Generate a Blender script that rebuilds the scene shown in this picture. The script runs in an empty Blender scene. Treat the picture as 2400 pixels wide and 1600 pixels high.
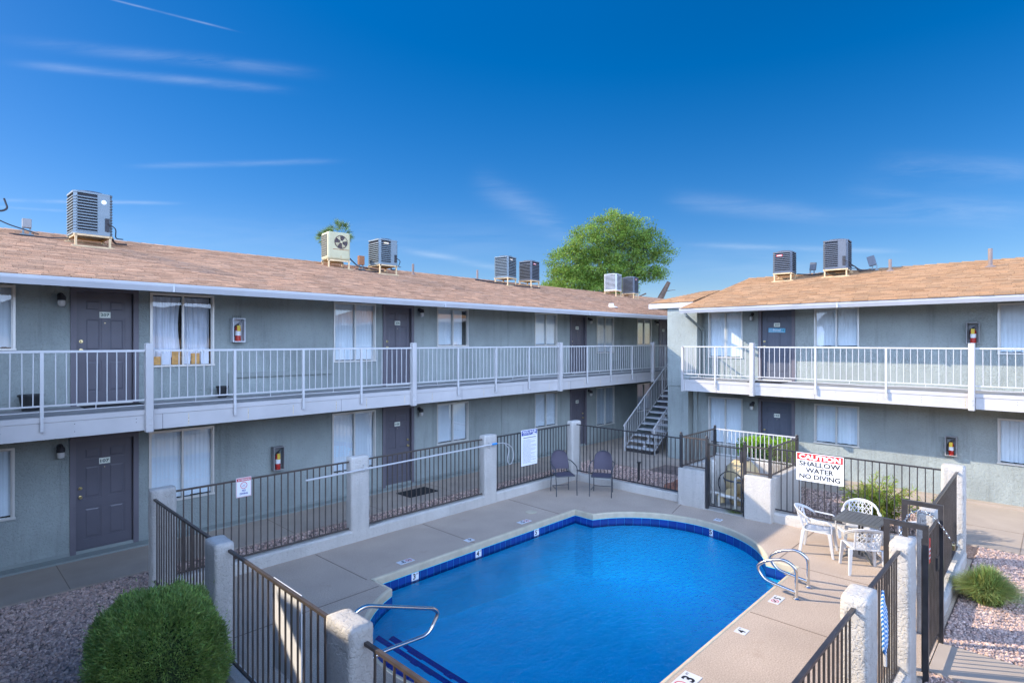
import bpy, bmesh, math, random
import numpy as np
from mathutils import Matrix, Vector, noise as mnoise
R = math.radians
random.seed(7)
rng = np.random.default_rng(7)
C = bpy.context.scene.collection
W = bpy.data.worlds.new("World"); bpy.context.scene.world = W; W.use_nodes = True

# ------------------------------------------------------------------ materials
def newmat(name):
    m = bpy.data.materials.new(name); m.use_nodes = True
    nt = m.node_tree; nt.nodes.clear()
    out = nt.nodes.new('ShaderNodeOutputMaterial')
    return m, nt, out
def N(nt, t, **kw):
    n = nt.nodes.new(t)
    for k, v in kw.items():
        if k in n.inputs: n.inputs[k].default_value = v
        else: setattr(n, k, v)
    return n
def L(nt, a, b): nt.links.new(a, b)
def mat(name, col, rough=.6, metal=0., var=.12, vscale=3., bump=0., bscale=60., bdist=.01, fine=0., fscale=300., spec=.4, stain=None, tint=False, streak=False, coords='Object'):
    m, nt, out = newmat(name)
    p = N(nt, 'ShaderNodeBsdfPrincipled'); L(nt, p.outputs[0], out.inputs[0])
    p.inputs['Roughness'].default_value = rough; p.inputs['Metallic'].default_value = metal
    p.inputs['Specular IOR Level'].default_value = spec
    tc = N(nt, 'ShaderNodeTexCoord'); co = tc.outputs['Object' if coords == 'Pos' else coords]
    if coords == 'Pos':
        g = N(nt, 'ShaderNodeNewGeometry'); co = g.outputs['Position']
    n1 = N(nt, 'ShaderNodeTexNoise', Scale=vscale, Detail=5.); L(nt, co, n1.inputs['Vector'])
    if streak:
        mp = N(nt, 'ShaderNodeMapping'); mp.inputs['Scale'].default_value = (1, 1, .12); L(nt, co, mp.inputs[0]); L(nt, mp.outputs[0], n1.inputs['Vector'])
    mr = N(nt, 'ShaderNodeMapRange'); mr.inputs['From Min'].default_value = .25; mr.inputs['From Max'].default_value = .75
    mr.inputs['To Min'].default_value = 1 - var; mr.inputs['To Max'].default_value = 1 + var
    L(nt, n1.outputs[0], mr.inputs[0])
    val = mr.outputs[0]
    if fine:
        n3 = N(nt, 'ShaderNodeTexNoise', Scale=fscale, Detail=2.); L(nt, co, n3.inputs['Vector'])
        m3 = N(nt, 'ShaderNodeMapRange'); m3.inputs['From Min'].default_value = .3; m3.inputs['From Max'].default_value = .7
        m3.inputs['To Min'].default_value = 1 - fine; m3.inputs['To Max'].default_value = 1 + fine; L(nt, n3.outputs[0], m3.inputs[0])
        mm = N(nt, 'ShaderNodeMath', operation='MULTIPLY'); L(nt, val, mm.inputs[0]); L(nt, m3.outputs[0], mm.inputs[1]); val = mm.outputs[0]
    vm = N(nt, 'ShaderNodeVectorMath', operation='SCALE'); vm.inputs[0].default_value = col[:3]; L(nt, val, vm.inputs['Scale'])
    c = vm.outputs[0]
    if tint:
        at = N(nt, 'ShaderNodeAttribute', attribute_name='tint')
        v2 = N(nt, 'ShaderNodeVectorMath', operation='MULTIPLY'); L(nt, c, v2.inputs[0]); L(nt, at.outputs['Color'], v2.inputs[1]); c = v2.outputs[0]
    if stain:
        ns = N(nt, 'ShaderNodeTexNoise', Scale=stain[1], Detail=6., Roughness=.7); L(nt, co, ns.inputs['Vector'])
        rs = N(nt, 'ShaderNodeMapRange'); rs.inputs['From Min'].default_value = stain[2]; rs.inputs['From Max'].default_value = stain[2] + .12; rs.inputs['To Max'].default_value = stain[3]
        L(nt, ns.outputs[0], rs.inputs[0])
        mx = N(nt, 'ShaderNodeMix', data_type='RGBA'); L(nt, rs.outputs[0], mx.inputs['Factor']); L(nt, c, mx.inputs['A']); mx.inputs['B'].default_value = (*stain[0], 1); c = mx.outputs['Result']
    L(nt, c, p.inputs['Base Color'])
    if bump:
        n2 = N(nt, 'ShaderNodeTexNoise', Scale=bscale, Detail=4., Roughness=.6); L(nt, co, n2.inputs['Vector'])
        b = N(nt, 'ShaderNodeBump', Strength=bump, Distance=bdist); L(nt, n2.outputs[0], b.inputs['Height']); L(nt, b.outputs[0], p.inputs['Normal'])
    return m
def stucco(name, col, s=1., scale=26., pit=.35, var=.08):
    """trowelled stucco: raised blotches with dark pits"""
    m, nt, out = newmat(name)
    p = N(nt, 'ShaderNodeBsdfPrincipled', Roughness=.9); L(nt, p.outputs[0], out.inputs[0]); p.inputs['Specular IOR Level'].default_value = .2
    g = N(nt, 'ShaderNodeNewGeometry'); co = g.outputs['Position']
    n1 = N(nt, 'ShaderNodeTexNoise', Scale=scale, Detail=3., Roughness=.55, Distortion=1.2); L(nt, co, n1.inputs['Vector'])
    r1 = N(nt, 'ShaderNodeMapRange'); r1.inputs['From Min'].default_value = .36; r1.inputs['From Max'].default_value = .56; r1.interpolation_type = 'SMOOTHSTEP'; L(nt, n1.outputs[0], r1.inputs[0])
    n2 = N(nt, 'ShaderNodeTexNoise', Scale=scale * 7, Detail=2.); L(nt, co, n2.inputs['Vector'])
    ad = N(nt, 'ShaderNodeMath', operation='MULTIPLY_ADD'); ad.inputs[1].default_value = .22; L(nt, n2.outputs[0], ad.inputs[0]); L(nt, r1.outputs[0], ad.inputs[2])
    b = N(nt, 'ShaderNodeBump', Strength=.85, Distance=.006 * s); L(nt, ad.outputs[0], b.inputs['Height']); L(nt, b.outputs[0], p.inputs['Normal'])
    n3 = N(nt, 'ShaderNodeTexNoise', Scale=.9, Detail=6.); L(nt, co, n3.inputs['Vector'])
    r3 = N(nt, 'ShaderNodeMapRange'); r3.inputs['From Min'].default_value = .3; r3.inputs['From Max'].default_value = .7; r3.inputs['To Min'].default_value = 1 - var; r3.inputs['To Max'].default_value = 1 + var; L(nt, n3.outputs[0], r3.inputs[0])
    n4 = N(nt, 'ShaderNodeTexNoise', Scale=scale * 1.7, Detail=3., Distortion=.8); L(nt, co, n4.inputs['Vector'])
    r4 = N(nt, 'ShaderNodeMapRange'); r4.inputs['From Min'].default_value = .33; r4.inputs['From Max'].default_value = .41; r4.inputs['To Min'].default_value = 1 - pit; L(nt, n4.outputs[0], r4.inputs[0])
    mp5 = N(nt, 'ShaderNodeMapping'); mp5.inputs['Scale'].default_value = (1, 1, .09); L(nt, co, mp5.inputs[0])
    n5 = N(nt, 'ShaderNodeTexNoise', Scale=4.5, Detail=5., Roughness=.65); L(nt, mp5.outputs[0], n5.inputs['Vector'])
    r5 = N(nt, 'ShaderNodeMapRange'); r5.inputs['From Min'].default_value = .52; r5.inputs['From Max'].default_value = .75; r5.inputs['To Min'].default_value = 1.; r5.inputs['To Max'].default_value = 1 - 1.6 * var; L(nt, n5.outputs[0], r5.inputs[0])
    mu0 = N(nt, 'ShaderNodeMath', operation='MULTIPLY'); L(nt, r3.outputs[0], mu0.inputs[0]); L(nt, r5.outputs[0], mu0.inputs[1])
    mu = N(nt, 'ShaderNodeMath', operation='MULTIPLY'); L(nt, mu0.outputs[0], mu.inputs[0]); L(nt, r4.outputs[0], mu.inputs[1])
    vm = N(nt, 'ShaderNodeVectorMath', operation='SCALE'); vm.inputs[0].default_value = col; L(nt, mu.outputs[0], vm.inputs['Scale']); L(nt, vm.outputs[0], p.inputs['Base Color'])
    return m
M = {}
M['wall'] = stucco('wall_stucco', (.295, .33, .315), 1.0, 18, .12, .16)
M['pillar'] = stucco('pillar_stucco', (.50, .475, .435), .85, 20, .16, .13)
M['trim'] = mat('wall_trim', (.25, .28, .265), .7, var=.06, coords='Pos')
M['white'] = mat('white_painted_wood', (.47, .455, .445), .5, var=.08, vscale=2, stain=((.30, .26, .22), 4., .64, .45), bump=.15, bscale=40, bdist=.003, coords='Pos')
M['rail'] = mat('white_painted_metal', (.52, .515, .51), .4, var=.04, stain=((.3, .2, .14), 18., .73, .5), coords='Pos')
M['gutter'] = mat('gutter_white', (.50, .50, .51), .4, var=.05, coords='Pos')
M['soffit'] = mat('soffit_paint', (.55, .53, .45), .8, var=.06, coords='Pos')
M['deckfloor'] = mat('walkway_floor', (.28, .28, .28), .8, var=.15, fine=.1, coords='Pos')
M['door'] = mat('door_paint', (.11, .105, .125), .38, var=.08, vscale=2.5, coords='Pos')
M['doorframe'] = mat('door_frame_paint', (.135, .125, .145), .5, var=.1, bump=.1, coords='Pos')
M['bdoor'] = mat('navy_door_paint', (.09, .10, .13), .38, var=.08, coords='Pos')
M['alu'] = mat('window_aluminium', (.62, .61, .57), .35, .3, var=.05, coords='Pos')
M['blind'] = mat('vinyl_blind', (.80, .84, .88), .6, var=.05, coords='Pos')
M['curtain'] = mat('curtain_cloth', (.84, .84, .90), .9, var=.15, vscale=2., coords='Pos')
M['dark'] = mat('dark_interior', (.03, .03, .035), .9)
M['brass'] = mat('brass', (.65, .55, .3), .3, 1.)
M['chrome'] = mat('brushed_steel', (.72, .70, .67), .22, 1., var=.06, bump=.03, bscale=200)
M['black'] = mat('black_iron', (.042, .04, .042), .32, var=.3, vscale=8, stain=((.10, .05, .03), 9., .66, .5), coords='Pos')
M['bronze'] = mat('brown_iron', (.09, .072, .062), .45, .2, var=.3, vscale=8, coords='Pos')
M['plate'] = mat('number_plate', (.78, .82, .72), .5)
M['ink'] = mat('dark_green_ink', (.02, .08, .07), .5)
M['black_ink'] = mat('black_ink', (.012, .012, .015), .5)
M['red_ink'] = mat('red_ink', (.62, .03, .03), .45)
M['blue_ink'] = mat('blue_ink', (.02, .05, .30), .45)
M['sign'] = mat('sign_white', (.82, .83, .84), .4, var=.03)
M['lampglass'] = mat('lamp_glass', (.6, .6, .58), .15)
M['red'] = mat('extinguisher_red', (.50, .03, .02), .3)
M['yellow'] = mat('tag_yellow', (.75, .52, .05), .5)
M['cabinet'] = mat('cabinet_grey', (.25, .25, .25), .5, var=.15)
M['cabinet_white'] = mat('cabinet_white', (.6, .62, .65), .5, var=.1)
M['acgrey'] = mat('ac_grey', (.17, .215, .24), .5, .2, var=.08)
M['aclight'] = mat('ac_light_grey', (.5, .52, .54), .5, .2, var=.08)
M['acdark'] = mat('ac_dark_grey', (.11, .125, .15), .5, .2, var=.08)
M['coil'] = mat('coil_dark', (.03, .035, .045), .7)
M['actan'] = mat('ac_tan', (.42, .39, .24), .55, var=.1, vscale=4, stain=((.38, .20, .05), 5., .60, .8))
M['rust'] = mat('rusted_steel', (.30, .13, .06), .8, var=.4, vscale=20)
M['wood'] = mat('stand_tan_wood', (.60, .44, .25), .8, var=.2, vscale=6)
M['pipe'] = mat('vent_pipe', (.22, .17, .15), .7)
M['cable'] = mat('cable_black', (.03, .03, .035), .6)
M['plastic'] = mat('white_plastic', (.56, .56, .555), .35, var=.05, vscale=5)
M['pvc'] = mat('white_pvc', (.70, .68, .62), .4, var=.12, vscale=9)
M['tank'] = mat('tank_tan', (.52, .40, .22), .45, var=.12, vscale=4)
M['sling'] = mat('chair_sling', (.075, .065, .09), .7, var=.1)
M['chairmetal'] = mat('chair_tube', (.07, .075, .085), .4, .3)
M['tabletop'] = mat('table_slat', (.085, .09, .09), .5, var=.1)
M['joint'] = mat('joint_filler', (.20, .155, .12), .9)
M['rope'] = mat('rope_blue', (.03, .25, .6), .7)
M['deck'] = mat('cool_deck', (.43, .34, .265), .85, var=.10, vscale=1.2, fine=.22, fscale=60, bump=.7, bscale=60, bdist=.006, stain=((.34, .25, .18), 2.3, .60, .45), coords='Pos')
M['coping'] = mat('coping_edge', (.50, .44, .32), .8, var=.15, vscale=6, bump=.3, bscale=40, coords='Pos')
M['concrete'] = mat('sidewalk_concrete', (.36, .30, .245), .85, var=.12, vscale=1.5, fine=.06, fscale=120, bump=.25, bscale=90, bdist=.004, stain=((.26, .21, .17), 2.0, .62, .4), coords='Pos')
M['stone'] = mat('gravel_stone', (.52, .41, .36), .85, var=.2, vscale=40, tint=True, coords='Pos')
M['soil'] = mat('gravel_bed', (.20, .15, .13), .95, var=.2, vscale=4, fine=.55, fscale=45, bump=1., bscale=50, bdist=.03, coords='Pos')
M['shingleA'] = mat('roof_shingle_a', (.47, .275, .17), .95, var=.06, vscale=.7, fine=.22, fscale=60, tint=True, coords='Pos')
M['shingleB'] = mat('roof_shingle_b', (.36, .215, .115), .95, var=.06, vscale=.7, fine=.18, fscale=60, tint=True, coords='Pos')
M['bark'] = mat('bark', (.13, .085, .06), .95, var=.4, vscale=12, bump=.8, bscale=30, bdist=.03)
M['mat_rubber'] = mat('door_mat', (.02, .02, .022), .9)
M['pot'] = mat('pot_black', (.02, .022, .024), .5)
M['rock'] = mat('red_rock', (.33, .15, .10), .9, var=.3, vscale=8, bump=.8, bscale=14, bdist=.04)
M['plaster'] = mat('pool_plaster', (.03, .86, 1.), .6, var=.03, vscale=1.5, coords='Pos')
M['steptile'] = mat('step_tile', (.01, .03, .30), .4, var=.4, vscale=30, coords='Pos')
M['paleconc'] = mat('enclosure_floor', (.42, .40, .36), .9)
def leafmat(name, col, rough=.5, trans=.25):
    m, nt, out = newmat(name)
    at = N(nt, 'ShaderNodeAttribute', attribute_name='tint')
    v = N(nt, 'ShaderNodeVectorMath', operation='MULTIPLY'); v.inputs[0].default_value = col; L(nt, at.outputs['Color'], v.inputs[1])
    p = N(nt, 'ShaderNodeBsdfPrincipled', Roughness=rough); L(nt, v.outputs[0], p.inputs['Base Color']); p.inputs['Specular IOR Level'].default_value = .3
    t = N(nt, 'ShaderNodeBsdfTranslucent'); L(nt, v.outputs[0], t.inputs['Color'])
    mx = N(nt, 'ShaderNodeMixShader'); mx.inputs[0].default_value = trans; L(nt, p.outputs[0], mx.inputs[1]); L(nt, t.outputs[0], mx.inputs[2]); L(nt, mx.outputs[0], out.inputs[0])
    return m
M['leaf_bush'] = leafmat('bush_leaf', (.20, .33, .095))
M['leaf_tree'] = leafmat('tree_leaf', (.18, .28, .05), trans=.4)
M['leaf_palm'] = leafmat('palm_leaf', (.18, .26, .09))
M['leaf_hedge'] = leafmat('hedge_leaf', (.22, .42, .03), trans=.4)
M['leaf_bamboo'] = leafmat('bamboo_leaf', (.20, .30, .06), trans=.35)
M['leaf_grass'] = leafmat('grass_blade', (.26, .38, .12), trans=.3)
# window glass
m, nt, out = newmat('window_glass'); M['glass'] = m
fr = N(nt, 'ShaderNodeFresnel', IOR=1.75); tr = N(nt, 'ShaderNodeBsdfTransparent'); tr.inputs[0].default_value = (.9, .95, .97, 1)
gl = N(nt, 'ShaderNodeBsdfGlossy', Roughness=.0); gg = N(nt, 'ShaderNodeNewGeometry')
nz = N(nt, 'ShaderNodeTexNoise', Scale=1.6, Detail=1.); L(nt, gg.outputs['Position'], nz.inputs['Vector'])
bp = N(nt, 'ShaderNodeBump', Strength=.2, Distance=.012); L(nt, nz.outputs[0], bp.inputs['Height']); L(nt, bp.outputs[0], gl.inputs['Normal'])
mn = N(nt, 'ShaderNodeMath', operation='MINIMUM'); L(nt, fr.outputs[0], mn.inputs[0]); mn.inputs[1].default_value = .27
mx = N(nt, 'ShaderNodeMixShader'); L(nt, mn.outputs[0], mx.inputs[0]); L(nt, tr.outputs[0], mx.inputs[1]); L(nt, gl.outputs[0], mx.inputs[2]); L(nt, mx.outputs[0], out.inputs[0])
# clear cabinet cover
m, nt, out = newmat('clear_cover'); M['cover'] = m
fr = N(nt, 'ShaderNodeFresnel', IOR=1.35); tr = N(nt, 'ShaderNodeBsdfTransparent'); gl = N(nt, 'ShaderNodeBsdfGlossy', Roughness=.05)
mx = N(nt, 'ShaderNodeMixShader'); L(nt, fr.outputs[0], mx.inputs[0]); L(nt, tr.outputs[0], mx.inputs[1]); L(nt, gl.outputs[0], mx.inputs[2]); L(nt, mx.outputs[0], out.inputs[0])
# water
m, nt, out = newmat('water'); M['water'] = m
g = N(nt, 'ShaderNodeNewGeometry')
mp = N(nt, 'ShaderNodeMapping'); mp.inputs['Scale'].default_value = (1, 1.5, 1); mp.inputs['Rotation'].default_value = (0, 0, .4); L(nt, g.outputs['Position'], mp.inputs[0])
w1 = N(nt, 'ShaderNodeTexNoise', Scale=2.6, Detail=3., Distortion=.5); L(nt, mp.outputs[0], w1.inputs['Vector'])
w2 = N(nt, 'ShaderNodeTexNoise', Scale=11., Detail=4., Distortion=.9); L(nt, mp.outputs[0], w2.inputs['Vector'])
# stronger ripples near the far right end where the return jet stirs the surface
vd = N(nt, 'ShaderNodeVectorMath', operation='DISTANCE'); vd.inputs[1].default_value = (9.9, 4.5, -.25); L(nt, g.outputs['Position'], vd.inputs[0])
jr = N(nt, 'ShaderNodeMapRange'); jr.inputs['From Min'].default_value = .2; jr.inputs['From Max'].default_value = 3.2; jr.inputs['To Min'].default_value = 1.7; jr.inputs['To Max'].default_value = .22; L(nt, vd.outputs['Value'], jr.inputs[0])
mm = N(nt, 'ShaderNodeMath', operation='MULTIPLY'); L(nt, w2.outputs[0], mm.inputs[0]); L(nt, jr.outputs[0], mm.inputs[1])
ma = N(nt, 'ShaderNodeMath', operation='MULTIPLY_ADD'); ma.inputs[1].default_value = .38; L(nt, w1.outputs[0], ma.inputs[0]); L(nt, mm.outputs[0], ma.inputs[2])
bp = N(nt, 'ShaderNodeBump', Strength=.7, Distance=.06); L(nt, ma.outputs[0], bp.inputs['Height'])
fr = N(nt, 'ShaderNodeFresnel', IOR=1.33); L(nt, bp.outputs[0], fr.inputs['Normal'])
tr = N(nt, 'ShaderNodeBsdfTransparent'); tr.inputs[0].default_value = (.48, .80, .95, 1)
# ripple lensing painted into the water tint: thin dark/light net
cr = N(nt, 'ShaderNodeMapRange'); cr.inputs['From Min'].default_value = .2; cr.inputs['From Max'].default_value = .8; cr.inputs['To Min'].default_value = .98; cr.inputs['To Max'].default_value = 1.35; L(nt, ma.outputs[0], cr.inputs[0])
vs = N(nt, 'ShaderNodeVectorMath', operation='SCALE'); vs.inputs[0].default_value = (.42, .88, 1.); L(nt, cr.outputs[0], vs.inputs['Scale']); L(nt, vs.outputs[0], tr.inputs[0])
gl = N(nt, 'ShaderNodeBsdfGlossy', Roughness=.04); L(nt, bp.outputs[0], gl.inputs['Normal'])
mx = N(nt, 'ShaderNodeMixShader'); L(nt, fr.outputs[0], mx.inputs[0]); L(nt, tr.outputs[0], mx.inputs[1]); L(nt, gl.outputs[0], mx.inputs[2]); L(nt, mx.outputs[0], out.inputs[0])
# blue waterline tile with grout lines
m, nt, out = newmat('waterline_tile'); M['tile'] = m
p = N(nt, 'ShaderNodeBsdfPrincipled', Roughness=.15); L(nt, p.outputs[0], out.inputs[0])
at = N(nt, 'ShaderNodeAttribute', attribute_name='tint'); v = N(nt, 'ShaderNodeVectorMath', operation='MULTIPLY'); v.inputs[0].default_value = (.01, .05, .24); L(nt, at.outputs['Color'], v.inputs[1]); L(nt, v.outputs[0], p.inputs['Base Color'])
# checkered blue/white rope
m, nt, out = newmat('rope_twist'); M['rope2'] = m
p = N(nt, 'ShaderNodeBsdfPrincipled', Roughness=.7); L(nt, p.outputs[0], out.inputs[0]); tc = N(nt, 'ShaderNodeTexCoord')
wv = N(nt, 'ShaderNodeTexWave', Scale=14., wave_type='BANDS', bands_direction='DIAGONAL'); L(nt, tc.outputs['Object'], wv.inputs['Vector'])
rp = N(nt, 'ShaderNodeValToRGB'); rp.color_ramp.elements[0].color = (.02, .20, .55, 1); rp.color_ramp.elements[1].color = (.7, .8, .85, 1); rp.color_ramp.elements[0].position = .55; rp.color_ramp.elements[1].position = .6
L(nt, wv.outputs[0], rp.inputs[0]); L(nt, rp.outputs[0], p.inputs['Base Color'])

# ------------------------------------------------------------------ helpers
OFF = {}
def tag(o, label=None, cat=None, group=None, kind=None):
    if label: o['label'] = label
    if cat: o['category'] = cat
    if group: o['group'] = group
    if kind: o['kind'] = kind
    return o
def thing(name, label, cat, loc=(0, 0, 0), rz=0., group=None, local=False):
    o = bpy.data.objects.new(name, None); C.objects.link(o); o.location = loc; o.rotation_euler[2] = rz
    o.empty_display_size = .1
    tag(o, label, cat, group); OFF[o] = Vector((0, 0, 0)) if local else Vector(loc)
    return o
class MB:
    def __init__(s, Mx=None): s.v = []; s.f = []; s.m = []; s.t = []; s.M = Mx; s.tint = False
    def add(s, vs, fs, m=0, tint=None):
        b = len(s.v)
        if s.M is not None:
            vs = [s.M @ Vector(q) for q in vs]
            if s.M.to_3x3().determinant() < 0: fs = [tuple(reversed(f)) for f in fs]
        s.v += [tuple(q) for q in vs]; s.f += [tuple(b + i for i in f) for f in fs]; s.m += [m] * len(fs)
        s.t += [tint if tint is not None else 1.] * len(fs)
        if tint is not None: s.tint = True
    def box(s, a, b, m=0, tint=None):
        x0, x1 = sorted((a[0], b[0])); y0, y1 = sorted((a[1], b[1])); z0, z1 = sorted((a[2], b[2]))
        s.add([(x0, y0, z0), (x1, y0, z0), (x1, y1, z0), (x0, y1, z0), (x0, y0, z1), (x1, y0, z1), (x1, y1, z1), (x0, y1, z1)],
              [(0, 3, 2, 1), (4, 5, 6, 7), (0, 1, 5, 4), (1, 2, 6, 5), (2, 3, 7, 6), (3, 0, 4, 7)], m, tint)
    def bar(s, p, q, w, h=None, m=0, up=(0, 0, 1)):
        """rectangular bar from p to q"""
        h = h or w; p = Vector(p); q = Vector(q); d = (q - p).normalized(); up = Vector(up)
        if abs(d.dot(up)) > .99: up = Vector((1, 0, 0))
        r = d.cross(up).normalized(); u = r.cross(d)
        vs = []
        for c in (p, q):
            for a, b in ((-1, -1), (1, -1), (1, 1), (-1, 1)): vs.append(c + r * (a * w / 2) + u * (b * h / 2))
        s.add(vs, [(3, 2, 1, 0), (4, 5, 6, 7), (0, 1, 5, 4), (1, 2, 6, 5), (2, 3, 7, 6), (3, 0, 4, 7)], m)
    def tube(s, pts, r, n=8, m=0, closed=False, caps=True):
        pts = [Vector(p) for p in pts]; k = len(pts); rs = r if isinstance(r, (list, tuple)) else [r] * k
        vs = []; prev = None
        for i, p in enumerate(pts):
            if closed: d = (pts[(i + 1) % k] - pts[i - 1])
            elif i == 0: d = pts[1] - p
            elif i == k - 1: d = p - pts[i - 1]
            else: d = (pts[i + 1] - pts[i - 1])
            d.normalize()
            if prev is None:
                a = Vector((0, 0, 1)) if abs(d.z) < .9 else Vector((1, 0, 0)); u = d.cross(a).normalized()
            else:
                u = (prev - d * prev.dot(d))
                u = u.normalized() if u.length > 1e-6 else d.orthogonal().normalized()
            prev = u; w = d.cross(u)
            for j in range(n):
                an = 2 * math.pi * j / n; vs.append(p + (u * math.cos(an) + w * math.sin(an)) * rs[i])
        fs = []
        for i in range(k if closed else k - 1):
            a = i * n; b = ((i + 1) % k) * n
            for j in range(n): fs.append((a + j, a + (j + 1) % n, b + (j + 1) % n, b + j))
        if caps and not closed: fs += [tuple(reversed(range(n))), tuple((k - 1) * n + j for j in range(n))]
        s.add(vs, fs, m)
    def lathe(s, prof, n=20, m=0, c=(0, 0, 0), axis='Z'):
        vs = []; fs = []
        for r, z in prof:
            for j in range(n):
                an = 2 * math.pi * j / n; x, y = r * math.cos(an), r * math.sin(an)
                q = (x, y, z) if axis == 'Z' else ((z, x, y) if axis == 'X' else (y, z, x))
                vs.append((q[0] + c[0], q[1] + c[1], q[2] + c[2]))
        for i in range(len(prof) - 1):
            for j in range(n): fs.append((i * n + j, i * n + (j + 1) % n, (i + 1) * n + (j + 1) % n, (i + 1) * n + j))
        fs += [tuple(reversed(range(n))), tuple((len(prof) - 1) * n + j for j in range(n))]
        s.add(vs, fs, m)
    def prism(s, poly, z0, z1, m=0):
        n = len(poly); vs = [(x, y, z0) for x, y in poly] + [(x, y, z1) for x, y in poly]
        fs = [tuple(reversed(range(n))), tuple(range(n, 2 * n))] + [(i, (i + 1) % n, n + (i + 1) % n, n + i) for i in range(n)]
        s.add(vs, fs, m)
    def mesh(s, v, f, Mx, m=0):
        s.add([Mx @ Vector(q) for q in v], f, m)
    def build(s, name, mats, parent=None, smooth=False, bevel=0., weld=False):
        off = OFF.get(parent, Vector((0, 0, 0)))
        me = bpy.data.meshes.new(name)
        me.from_pydata([(a - off.x, b - off.y, c - off.z) for a, b, c in s.v], [], s.f)
        if not isinstance(mats, (list, tuple)): mats = [mats]
        for q in mats: me.materials.append(M[q] if isinstance(q, str) else q)
        me.polygons.foreach_set('material_index', s.m)
        if s.tint:
            at = me.color_attributes.new('tint', 'FLOAT_COLOR', 'CORNER')
            arr = []
            for p, t in zip(me.polygons, s.t):
                t3 = t if isinstance(t, (tuple, list)) else (t, t, t)
                arr += [t3[0], t3[1], t3[2], 1.] * p.loop_total
            at.data.foreach_set('color', arr)
        if smooth: me.polygons.foreach_set('use_smooth', [True] * len(me.polygons))
        me.update()
        o = bpy.data.objects.new(name, me); C.objects.link(o)
        if parent is not None: o.parent = parent
        OFF[o] = off
        if bevel:
            b = o.modifiers.new('Bevel', 'BEVEL'); b.width = bevel; b.segments = 2; b.limit_method = 'ANGLE'
        if smooth:
            try:
                me.shade_smooth() if False else None
                e = o.modifiers.new('Edge', 'EDGE_SPLIT'); e.split_angle = R(40)
            except Exception: pass
        return o
def bulk(name, V, F, mats, parent=None, tint=None, smooth=False, off=None):
    """fast mesh: V (n,3), F (m,k) same k; tint (n,3) per vertex"""
    V = np.asarray(V, np.float32).reshape(-1, 3); F = np.asarray(F, np.int32); k = F.shape[1]
    if parent is not None and off is None: V = V - np.array(OFF[parent], np.float32)
    me = bpy.data.meshes.new(name); me.vertices.add(len(V)); me.vertices.foreach_set('co', V.ravel())
    me.loops.add(F.size); me.loops.foreach_set('vertex_index', F.ravel())
    me.polygons.add(len(F)); me.polygons.foreach_set('loop_start', np.arange(0, F.size, k, dtype=np.int32))
    if tint is not None:
        at = me.color_attributes.new('tint', 'FLOAT_COLOR', 'POINT'); T = np.ones((len(V), 4), np.float32); T[:, :3] = tint; at.data.foreach_set('color', T.ravel())
    me.materials.append(M[mats]); me.update(calc_edges=True); me.validate()
    me.polygons.foreach_set('use_smooth', [bool(smooth)] * len(me.polygons))
    o = bpy.data.objects.new(name, me); C.objects.link(o)
    if parent is not None: o.parent = parent
    return o
_tc = {}
def textmesh(txt, bold=0.0):
    k = (txt, bold)
    if k not in _tc:
        cu = bpy.data.curves.new('t', 'FONT'); cu.body = txt; cu.size = 1.; cu.align_x = 'CENTER'; cu.align_y = 'CENTER'; cu.offset = bold; cu.resolution_u = 3; cu.extrude = .0
        ob = bpy.data.objects.new('t', cu); C.objects.link(ob); bpy.context.view_layer.update()
        dg = bpy.context.evaluated_depsgraph_get(); me = bpy.data.meshes.new_from_object(ob.evaluated_get(dg))
        v = [tuple(q.co) for q in me.vertices]; f = [tuple(p.vertices) for p in me.polygons]
        bpy.data.objects.remove(ob); bpy.data.curves.remove(cu); bpy.data.meshes.remove(me)
        xs = [q[0] for q in v]; ys = [q[1] for q in v]
        _tc[k] = (v, f, (min(xs), max(xs), min(ys), max(ys)))
    return _tc[k]
def text(mb, txt, c, right, up, w=None, h=None, m=1, bold=.02):
    """flat lettering centred at c; scaled to width w and/or height h"""
    v, f, (x0, x1, y0, y1) = textmesh(txt, bold)
    sy = (h / (y1 - y0)) if h else None; sx = (w / (x1 - x0)) if w else sy
    if sy is None: sy = sx
    r = Vector(right).normalized(); u = Vector(up).normalized(); c = Vector(c)
    mb.add([c + r * ((q[0] - (x0 + x1) / 2) * sx) + u * ((q[1] - (y0 + y1) / 2) * sy) for q in v], f, m)
def ring(mb, c, right, up, r0, r1, m, n=28):
    r = Vector(right).normalized(); u = Vector(up).normalized(); c = Vector(c); vs = []
    for i in range(n):
        a = 2 * math.pi * i / n; d = r * math.cos(a) + u * math.sin(a); vs += [c + d * r0, c + d * r1]
    mb.add(vs, [(2 * i, 2 * i + 1, (2 * i + 3) % (2 * n), (2 * i + 2) % (2 * n)) for i in range(n)], m)
def arc(c, r, a0, a1, n, f): return [f(c[0] + r * math.cos(a0 + (a1 - a0) * i / n), c[1] + r * math.sin(a0 + (a1 - a0) * i / n)) for i in range(n + 1)]
def fillet(pts, r, n=5):
    pts = [Vector(p) for p in pts]; out = [pts[0]]
    for i in range(1, len(pts) - 1):
        a, b, c = pts[i - 1], pts[i], pts[i + 1]; d1 = (a - b); d2 = (c - b); k = min(r, d1.length * .45, d2.length * .45)
        p = b + d1.normalized() * k; q = b + d2.normalized() * k
        for j in range(n + 1):
            t = j / n; out.append(p.lerp(b, t).lerp(b.lerp(q, t), t))
    out.append(pts[-1]); return out

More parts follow.
